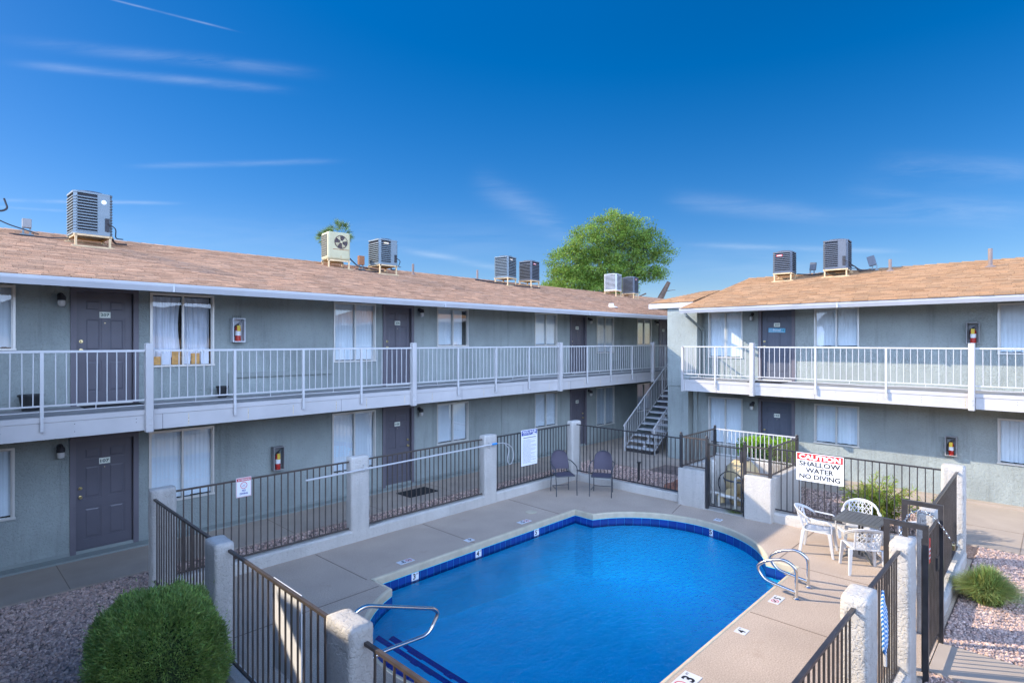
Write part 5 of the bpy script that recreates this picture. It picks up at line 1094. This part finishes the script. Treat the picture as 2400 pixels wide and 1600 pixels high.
# dark sling chairs
def sling_chair():
    t = thing('patio_chair', 'dark sling chair close to the long fence, left of its pair', 'chair', (0, 0, 0), 0, 'dark chairs in the far pool corner', local=True)
    b = MB(); n = 8; vs = []
    for j in range(7):
        v = j / 6
        for i in range(n + 1):
            u = i / n * 2 - 1; z = .50 + .40 * v; half = .225 * math.sqrt(max(.02, 1 - max(0, (v - .45) / .62) ** 2.2)); vs.append((u * half, .21 + .10 * v + .05 * (1 - u * u), z))
    b.add(vs, [(j * (n + 1) + i, j * (n + 1) + i + 1, (j + 1) * (n + 1) + i + 1, (j + 1) * (n + 1) + i) for j in range(6) for i in range(n)]); b.build('backrest', 'sling', t, smooth=True)
    b = MB(); b.box((-.23, -.24, .415), (.23, .22, .43)); b.build('seat', 'sling', t, bevel=.006)
    b = MB(); b.tube(fillet([(-.235, .23, .44), (-.235, .26, .6), (-.20, .33, .85), (0, .345, .925), (.20, .33, .85), (.235, .26, .6), (.235, .23, .44)], .16, 6), .012, 8); b.tube(fillet([(-.235, .23, .44), (-.24, -.25, .42), (.24, -.25, .42), (.235, .23, .44)], .05), .012, 8); b.tube([(-.22, .2, .14), (.22, .2, .14)], .009, 6); b.tube([(-.24, -.22, .14), (-.22, .2, .14)], .009, 6); b.build('frame', 'chairmetal', t, smooth=True)
    for s in (-1, 1):
        b = MB(); b.tube(fillet([(s * .22, .29, .70), (s * .29, .20, .68), (s * .30, -.05, .64), (s * .29, -.26, .60), (s * .27, -.27, .30), (s * .27, -.29, 0)], .10, 6), .012, 8); b.build('arm_leg', 'chairmetal', t, smooth=True)
        b = MB(); b.tube([(s * .235, .23, .44), (s * .24, .27, 0)], .011, 8); b.build('leg', 'chairmetal', t, smooth=True)
    return t
def dup(root, loc, rz, label=None):
    r = root.copy(); C.objects.link(r); r.location = loc; r.rotation_euler[2] = rz
    if label: r['label'] = label
    for ch_ in list(root.children):
        c = ch_.copy(); C.objects.link(c); c.parent = r
        for g_ in ch_.children: d_ = g_.copy(); C.objects.link(d_); d_.parent = c
    return r
sc_ = sling_chair(); sc_.scale = (1, 1, 1.14); sc_.location = (11.32, 9.13, 0); sc_.rotation_euler[2] = R(-32)
dup(sc_, (11.92, 8.36, 0), R(-62), 'dark sling chair on the right of its pair, before the stair fence')
# white resin chairs and table
def resin_chair():
    t = thing('resin_chair', 'white resin armchair with lattice back left of the patio table', 'chair', (0, 0, 0), 0, 'white chairs around the patio table', local=True)
    b = MB(); nu, nv = 18, 6; vs = []
    # seat
    for j in range(7):
        for i in range(9):
            u = i / 8 * 2 - 1; v = j / 6 * 2 - 1; vs.append((u * (.23 + .02 * -v), v * .23, .42 + .015 * u * u - .01 * (1 - v * v) - (.02 if j == 0 else 0)))
    b.add(vs, [(j * 9 + i, j * 9 + i + 1, (j + 1) * 9 + i + 1, (j + 1) * 9 + i) for j in range(6) for i in range(8)]); s_ = b.build('seat', 'plastic', t, smooth=True); so_ = s_.modifiers.new('Solidify', 'SOLIDIFY'); so_.thickness = .012
    def bp_(a, z):  # point on the curved back shell
        rad = .27 + .05 * (z - .42); return Vector((rad * math.sin(a), .02 + rad * .92 * math.cos(a) + .10 * (z - .42) / .4, z))
    def ztop(a): return .82 - .16 * (abs(a) / 1.5) ** 2
    b = MB(); n = 20; A_ = 1.5
    # hoop rim
    rim = [bp_(-A_ + 2 * A_ * i / n, ztop(-A_ + 2 * A_ * i / n)) for i in range(n + 1)]
    vs = []; 
    for i in range(n + 1):
        a = -A_ + 2 * A_ * i / n; zt = ztop(a); wd = .055
        p = bp_(a, zt); q = bp_(a, zt - wd); vs += [p * 1., q * 1., Vector((p.x * 1.06, p.y * 1.02 + .008, p.z - .004))]
    b.add(vs, [(3 * i, 3 * i + 1, 3 * i + 4, 3 * i + 3) for i in range(n)] + [(3 * i, 3 * i + 3, 3 * i + 5, 3 * i + 2) for i in range(n)])
    b.build('back_rim', 'plastic', t, smooth=True).modifiers.new('Solidify', 'SOLIDIFY').thickness = .012
    b = MB()
    for s in (-1, 1):   # two side stiles of the lattice
        b.tube([bp_(s * .72, z) for z in np.linspace(.40, ztop(.72) - .03, 6)], .014, 6); b.tube([bp_(s * .12, z) for z in np.linspace(.42, .78, 6)], .007, 5)
    k = 5
    for i in range(-4, 8):
        for sg in (-1, 1):
            pts = []
            for q in np.linspace(0, 1, 10):
                a = sg * (-.72 + (i + q * 3.2) * .24); z = .46 + .30 * q
                if abs(a) <= .72: pts.append(bp_(a, z))
            if len(pts) > 1: b.tube(pts, .0065, 5)
    for z in (.46, .56, .66, .76): b.tube([bp_(a, z) for a in np.linspace(-.72, .72, 9)], .006, 5)
    b.build('lattice_back', 'plastic', t, smooth=True)
    for s in (-1, 1):
        b = MB(); e = bp_(s * A_, ztop(A_)); pts = [e, Vector((s * .30, -.02, .645)), Vector((s * .295, -.20, .635)), Vector((s * .29, -.245, .60)), Vector((s * .27, -.25, .44))]
        for p, q in zip(pts, pts[1:]): b.bar(p, q, .05, .02, up=(0, 0, 1) if abs((q - p).normalized().z) < .7 else (0, 1, 0))
        b.build('armrest', 'plastic', t, bevel=.006)
    for sx_ in (-1, 1):
        for sy in (-1, 1):
            b = MB(); x0, y0, x1, y1 = sx_ * .235, sy * .21, sx_ * .265, sy * .27
            for a0, a1, th in ((.42, 0., .0),):
                top = [(x0 - .03, y0 - .03), (x0 + .03, y0 - .03), (x0 + .03, y0 + .03), (x0 - .03, y0 + .03)]; bot = [(x1 - .02, y1 - .02), (x1 + .02, y1 - .02), (x1 + .02, y1 + .02), (x1 - .02, y1 + .02)]
                b.add([(*p, 0.) for p in bot] + [(*p, .425) for p in top], [(3, 2, 1, 0), (4, 5, 6, 7), (0, 1, 5, 4), (1, 2, 6, 5), (2, 3, 7, 6), (3, 0, 4, 7)])
            b.build('leg', 'plastic', t, bevel=.006)
    return t
rc_ = resin_chair(); rc_.location = (11.42, 3.22, 0); rc_.rotation_euler[2] = R(8)
dup(rc_, (10.98, 2.42, 0), R(119), 'white resin armchair nearest the ladder, its back to the viewer'); dup(rc_, (12.24, 2.72, 0), R(-76), 'white resin armchair behind the patio table, by the fence')
dup(rc_, (12.0, 1.72, 0), R(-140), 'white resin armchair partly hidden behind the gate frame')
t = thing('patio_table', 'dark slatted square table among white resin chairs', 'table', (11.60, 2.58, 0), R(-2), local=True)
b = MB(); W2 = .345
for i in range(10): y = -W2 + i * .069; b.box((-W2, y, .70), (W2, y + .064, .715))
b.box((-W2 - .012, -W2 - .012, .68), (W2 + .012, -W2, .716)); b.box((-W2 - .012, W2, .68), (W2 + .012, W2 + .012, .716)); b.box((-W2 - .012, -W2, .68), (-W2, W2, .716)); b.box((W2, -W2, .68), (W2 + .012, W2, .716)); b.build('tabletop', 'tabletop', t)
b = MB(); b.tube([(0, 0, .715), (0, 0, .717)], .025, 12); b.build('umbrella_hole', 'black', t)
b = MB(); b.bar((-.02, -.03, .05), (-.02, -.03, .68), .03); b.bar((.03, .03, .05), (.03, .03, .68), .03); b.build('pedestal', 'tabletop', t)
for a in range(4):
    b = MB(); q = a * math.pi / 2 + .78; b.bar((0, 0, .22), (.34 * math.cos(q), .34 * math.sin(q), .015), .03, .02); b.build('leg', 'tabletop', t)

# ================================================================== PLANTS
def blades(n, P, Dr, Ln, Wd, col, fold=0.):
    """n leaf blades: base P, direction Dr, length Ln, width Wd; returns verts, quads(kite), tint"""
    Dr = Dr / np.linalg.norm(Dr, axis=1)[:, None]; rnd = rng.normal(size=(n, 3)); S = np.cross(Dr, rnd); S /= np.linalg.norm(S, axis=1)[:, None]
    Ln = np.asarray(Ln).reshape(-1, 1) * np.ones((n, 1)); Wd = np.asarray(Wd).reshape(-1, 1) * np.ones((n, 1))
    v = np.stack([P, P + Dr * Ln * .45 + S * Wd * .5, P + Dr * Ln, P + Dr * Ln * .45 - S * Wd * .5], 1)
    F = np.arange(n * 4).reshape(n, 4); T = np.repeat(col, 4, 0); return v.reshape(-1, 3), F, T
def cloud(name, mt, parent, V, F, T): return bulk(name, V, F, mt, parent, tint=T)
def shrub(c, rx, ry, rz, n, ln, wd, mt, label, cat='bush', name='shrub', box=0., zc=None, core=True, gr=None):
    t = thing(name, label, cat, (c[0], c[1], 0)); zc = zc if zc is not None else rz * 1.0
    u = rng.normal(size=(n, 3)); u /= np.linalg.norm(u, axis=1)[:, None]; u[:, 2] = np.where(u[:, 2] < -.75, -u[:, 2], u[:, 2])
    if box: u = np.sign(u) * np.abs(u) ** (1 - box); u /= np.max(np.abs(u), axis=1)[:, None] ** box * np.linalg.norm(u, axis=1)[:, None] ** (1 - box)
    r = 1 - np.abs(rng.normal(0, .13, n)); cen = np.array([c[0], c[1], zc]); ax = np.array([rx, ry, rz])
    nz = np.array([mnoise.noise(Vector(q * 2.2 + c[0])) + .5 * mnoise.noise(Vector(q * 6.)) for q in u]); r = r * (1 + .15 * nz); stray = rng.random(n) < .012; r = np.where(stray, r + rng.uniform(.05, .16, n), r)
    P = cen + u * ax * r[:, None]; Dr = u + rng.normal(0, .55, (n, 3)) + np.array([0, 0, .35])
    keep = P[:, 2] > .02; P, Dr = P[keep], Dr[keep]; m_ = len(P)
    cl = np.array([mnoise.noise(Vector(q * 7.)) for q in P]); tt = (1 + .35 * cl) * rng.uniform(.65, 1.35, m_); col = np.stack([tt * rng.uniform(.85, 1.3, m_), tt, tt * rng.uniform(.7, 1.1, m_)], 1)
    V, F, T = blades(m_, P, Dr, rng.uniform(.6, 1.3, m_) * ln, wd, col); cloud('foliage', mt, t, V, F, T)
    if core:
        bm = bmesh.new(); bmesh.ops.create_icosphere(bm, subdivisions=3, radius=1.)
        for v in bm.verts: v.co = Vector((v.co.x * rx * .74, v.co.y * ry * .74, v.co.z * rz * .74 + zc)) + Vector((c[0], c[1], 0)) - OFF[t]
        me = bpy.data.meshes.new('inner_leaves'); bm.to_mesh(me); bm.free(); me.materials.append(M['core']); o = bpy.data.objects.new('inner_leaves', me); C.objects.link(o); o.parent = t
    b = MB()
    for i in range(7): a = i * .9; b.tube([(c[0] + .04 * math.cos(a), c[1] + .04 * math.sin(a), -.03), (c[0] + .25 * rx * math.cos(a), c[1] + .25 * ry * math.sin(a), zc * .6), (c[0] + .6 * rx * math.cos(a), c[1] + .6 * ry * math.sin(a), zc)], [.02, .015, .008], 6)
    b.build('stems', 'bark', t); return t
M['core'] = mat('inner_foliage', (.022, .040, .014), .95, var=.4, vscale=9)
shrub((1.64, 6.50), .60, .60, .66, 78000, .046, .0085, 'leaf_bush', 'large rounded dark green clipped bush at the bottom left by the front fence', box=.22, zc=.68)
shrub((15.2, 5.5), .48, .72, .66, 9000, .05, .03, 'leaf_hedge', 'bright yellow green boxy hedge behind the equipment enclosure', 'hedge', 'hedge', box=.55, zc=.72)
# bamboo-like shrub behind the table
def arching(c, n, h, spread, ln, wd, mt, label, cat, name, perstem=0, z0=0.):
    t = thing(name, label, cat, (c[0], c[1], 0)); Vs, Fs, Ts = [], [], []; k = 0; sb = MB()
    a = rng.uniform(0, 2 * np.pi, n); out = rng.uniform(.0, 1., n) ** .7 * spread; hh = h * rng.uniform(.6, 1.1, n) * (1 - .35 * (out / spread) ** 2)
    base = np.stack([c[0] + rng.normal(0, .12 * spread, n), c[1] + rng.normal(0, .12 * spread, n), np.full(n, z0)], 1)
    if perstem:
        for i in range(n):
            tip = base[i] + np.array([math.cos(a[i]) * out[i], math.sin(a[i]) * out[i], hh[i]]); mid = (base[i] + tip) / 2 + np.array([-math.cos(a[i]) * out[i] * .2, -math.sin(a[i]) * out[i] * .2, hh[i] * .12])
            sb.tube([tuple(base[i]), tuple(mid), tuple(tip)], [.006, .005, .002], 4)
            q = rng.uniform(.15, 1., perstem)[:, None]; P = (1 - q) ** 2 * base[i] + 2 * q * (1 - q) * mid + q * q * tip
            Dr = rng.normal(0, .8, (perstem, 3)) + np.array([math.cos(a[i]) * .6, math.sin(a[i]) * .6, .1]); tt = rng.uniform(.6, 1.4, perstem) * (.7 + .6 * q[:, 0]); col = np.stack([tt * rng.uniform(.8, 1.6, perstem), tt, tt * .8], 1)
            V, F, T = blades(perstem, P, Dr, rng.uniform(.6, 1.2, perstem) * ln, wd, col); Vs.append(V); Fs.append(F + k); Ts.append(T); k += len(V)
        sb.build('stems', 'bark', t)
    else:  # grass blades: curved strips of three quads
        s = 5; V = np.zeros((n, s, 2, 3)); 
        for j in range(s):
            q = j / (s - 1); p = base + np.stack([np.cos(a) * out * q ** 1.5, np.sin(a) * out * q ** 1.5, hh * (q * 1.25 - .35 * q ** 2.2 * (1 + out / spread))], 1)
            sd = np.stack([-np.sin(a), np.cos(a), 0 * a], 1) * (wd * (1 - .85 * q)) / 2; V[:, j, 0] = p - sd; V[:, j, 1] = p + sd
        idx = np.arange(n * s * 2).reshape(n, s, 2); F = np.stack([idx[:, :-1, 0], idx[:, :-1, 1], idx[:, 1:, 1], idx[:, 1:, 0]], -1).reshape(-1, 4)
        tt = rng.uniform(.6, 1.35, n); tt = tt[:, None] * np.array([1., 1, 1]); tt[:, 0] *= rng.uniform(.8, 1.5, n); Vs, Fs, Ts = [V.reshape(-1, 3)], [F], [np.repeat(tt, s * 2, 0)]
    cloud('foliage', mt, t, np.concatenate(Vs), np.concatenate(Fs), np.concatenate(Ts)); return t
arching((13.65, 2.75), 60, 1.05, .72, .13, .017, 'leaf_bamboo', 'yellow green bamboo-like shrub behind the white chairs and fence', 'shrub', 'shrub', 90)
arching((14.0, 1.85), 20, .75, .35, .11, .016, 'leaf_bamboo', 'smaller leafy shrub beside the corner pillar outside the fence', 'shrub', 'shrub', 60)
arching((10.95, .80), 5200, .60, .46, .1, .014, 'leaf_grass', 'round clump of green ornamental grass in the pink gravel', 'grass clump', 'grass_clump')
arching((12.75, 5.3), 260, .10, .3, .1, .010, 'leaf_grass', 'low weeds growing at the foot of the enclosure gate', 'weeds', 'weeds', z0=0)
# big tree behind the left block
def tree(c, hz, crown, n, ln, wd, mt, label, name='leafy_tree', trunk_r=.35):
    t = thing(name, label, 'tree', (c[0], c[1], 0)); blobs = []
    b = MB(); base = Vector((c[0], c[1], -.1)); top = Vector((c[0], c[1], hz))
    b.tube([base, base.lerp(top, .5) + Vector((.2, .1, 0)), top], [trunk_r, trunk_r * .75, trunk_r * .5], 10)
    for (dx, dy, dz, r) in crown:
        e = Vector((c[0] + dx, c[1] + dy, hz + dz)); m_ = top.lerp(e, .5) + Vector((0, 0, .3)); b.tube([top - Vector((0, 0, .6)), m_, e], [trunk_r * .4, trunk_r * .22, .03], 6)
    b.build('trunk', 'bark', t, smooth=True)
    cr = np.array(crown); p = cr[:, 3] ** 2; idx = rng.choice(len(cr), n, p=p / p.sum()); u = rng.normal(size=(n, 3)); u /= np.linalg.norm(u, axis=1)[:, None]
    # leaves gather in tufts
    nt_ = n // 45; ti = rng.integers(0, nt_, n); tidx = rng.choice(len(cr), nt_, p=p / p.sum()); tu = rng.normal(size=(nt_, 3)); tu /= np.linalg.norm(tu, axis=1)[:, None]
    TP = np.array([c[0], c[1], hz]) + cr[tidx, :3] + tu * cr[tidx, 3:4] * (rng.uniform(.35, 1.08, nt_) ** .6)[:, None] * np.array([1, 1, .8])
    P = TP[ti] + rng.normal(0, .17, (n, 3)) * np.array([1.3, 1.3, .7]); Dr = u + tu[ti] * .8 + np.array([0, 0, .2])
    tb = rng.uniform(.7, 1.35, nt_)[ti]; tt = tb * rng.uniform(.75, 1.25, n); col = np.stack([tt * rng.uniform(.8, 1.25, n), tt, tt * .9], 1)
    V, F, T = blades(n, P, Dr, rng.uniform(.7, 1.3, n) * ln, wd, col); cloud('crown', mt, t, V, F, T); return t
tree((33.6, 22.9), 8.0, [(x_ * .88, y_ * .88, z_, r_ * (1.05 if r_ > 1 else .95)) for x_, y_, z_, r_ in [(-2.6, 2.2, 1.3, 1.3), (-1.5, 1.2, 2.6, 1.4), (0, 0, 3.6, 1.6), (1.2, -1.2, 3.3, 1.5), (2.2, -2.2, 2.6, 1.2), (-.6, .6, 1.0, 1.8), (-2.2, 1.8, -.3, 1.5), (.9, -.8, 1.2, 1.6), (2.0, -1.9, 1.0, 1.1), (3.0, -3.0, 1.9, .75), (2.5, -2.6, 0.6, .7), (-1.0, 1.0, -.6, 1.5), (.6, -.4, -.5, 1.1), (-3.0, 2.6, .4, .8)]], 64000, .17, .055, 'leaf_tree', 'large bright green round-topped tree rising behind the left roof')
tree((33.5, 27.8), 7.0, [(0, 0, .9, .8), (-.9, .5, .5, .7), (.9, -.5, .4, .7), (1.8, -1.2, .2, .6)], 7000, .17, .06, 'leaf_tree', 'small low tree top peeping over the roof left of the big tree', 'leafy_tree', .2)
def palm(x, y, z, r, label):
    t = thing('palm_tree', label, 'palm tree', (x, y, 0), 0, 'distant palms'); b = MB(); b.tube([(x, y, -.1), (x + .2, y, z * .5), (x, y, z - .2)], [.28, .2, .18], 8); b.tube([(x, y, z - r * 1.1), (x, y, z - r * .3)], [.2, .3], 8); b.build('trunk', 'bark', t)
    Vs, Fs, Ts = [], [], []; k = 0
    for i in range(46):
        az = rng.uniform(0, 6.28); el = rng.uniform(-.9, 1.35); L0 = r * rng.uniform(.45, .65); d = np.array([math.cos(az) * math.cos(el), math.sin(az) * math.cos(el), math.sin(el)]); hub = np.array([x, y, z]) + d * L0
        nn = 22; fan = rng.normal(0, .45, (nn, 3)) + d - np.array([0, 0, .25]); tt = rng.uniform(.6, 1.4) * (1 if el > -.3 else .75) * np.ones((nn, 3))
        V, F, T = blades(nn, np.repeat(hub[None], nn, 0), fan, r * .55 * rng.uniform(.7, 1.1, nn), .045, tt); Vs.append(V); Fs.append(F + k); Ts.append(T); k += len(V)
    cloud('crown', 'leaf_palm', t, np.concatenate(Vs), np.concatenate(Fs), np.concatenate(Ts))
palm(29.8, 53.4, 14.9, 1.5, 'taller fan palm crown behind the tan roof unit'); palm(28.9, 54.3, 14.3, 1.25, 'lower fan palm crown left of the taller palm')
t = thing('broken_trunk', 'bare snapped tree trunk leaning behind the roofs', 'dead tree', (34, 19.5, 0))
b = MB(); b.tube([(33.8, 19.7, -.1), (33.9, 19.6, 5.9), (34.25, 19.2, 6.9), (34.55, 18.85, 7.80)], [.28, .22, .19, .13], 8); b.build('trunk', 'bark', t)
b = MB(); b.tube([(33.8, 19.8, 5.6), (33.1, 20.5, 6.75), (33.6, 20.0, 7.05)], [.14, .12, .05], 7); b.tube([(34.4, 19.1, 7.2), (35.0, 18.6, 7.3)], [.03, .01], 5); b.build('branch', 'bark', t)
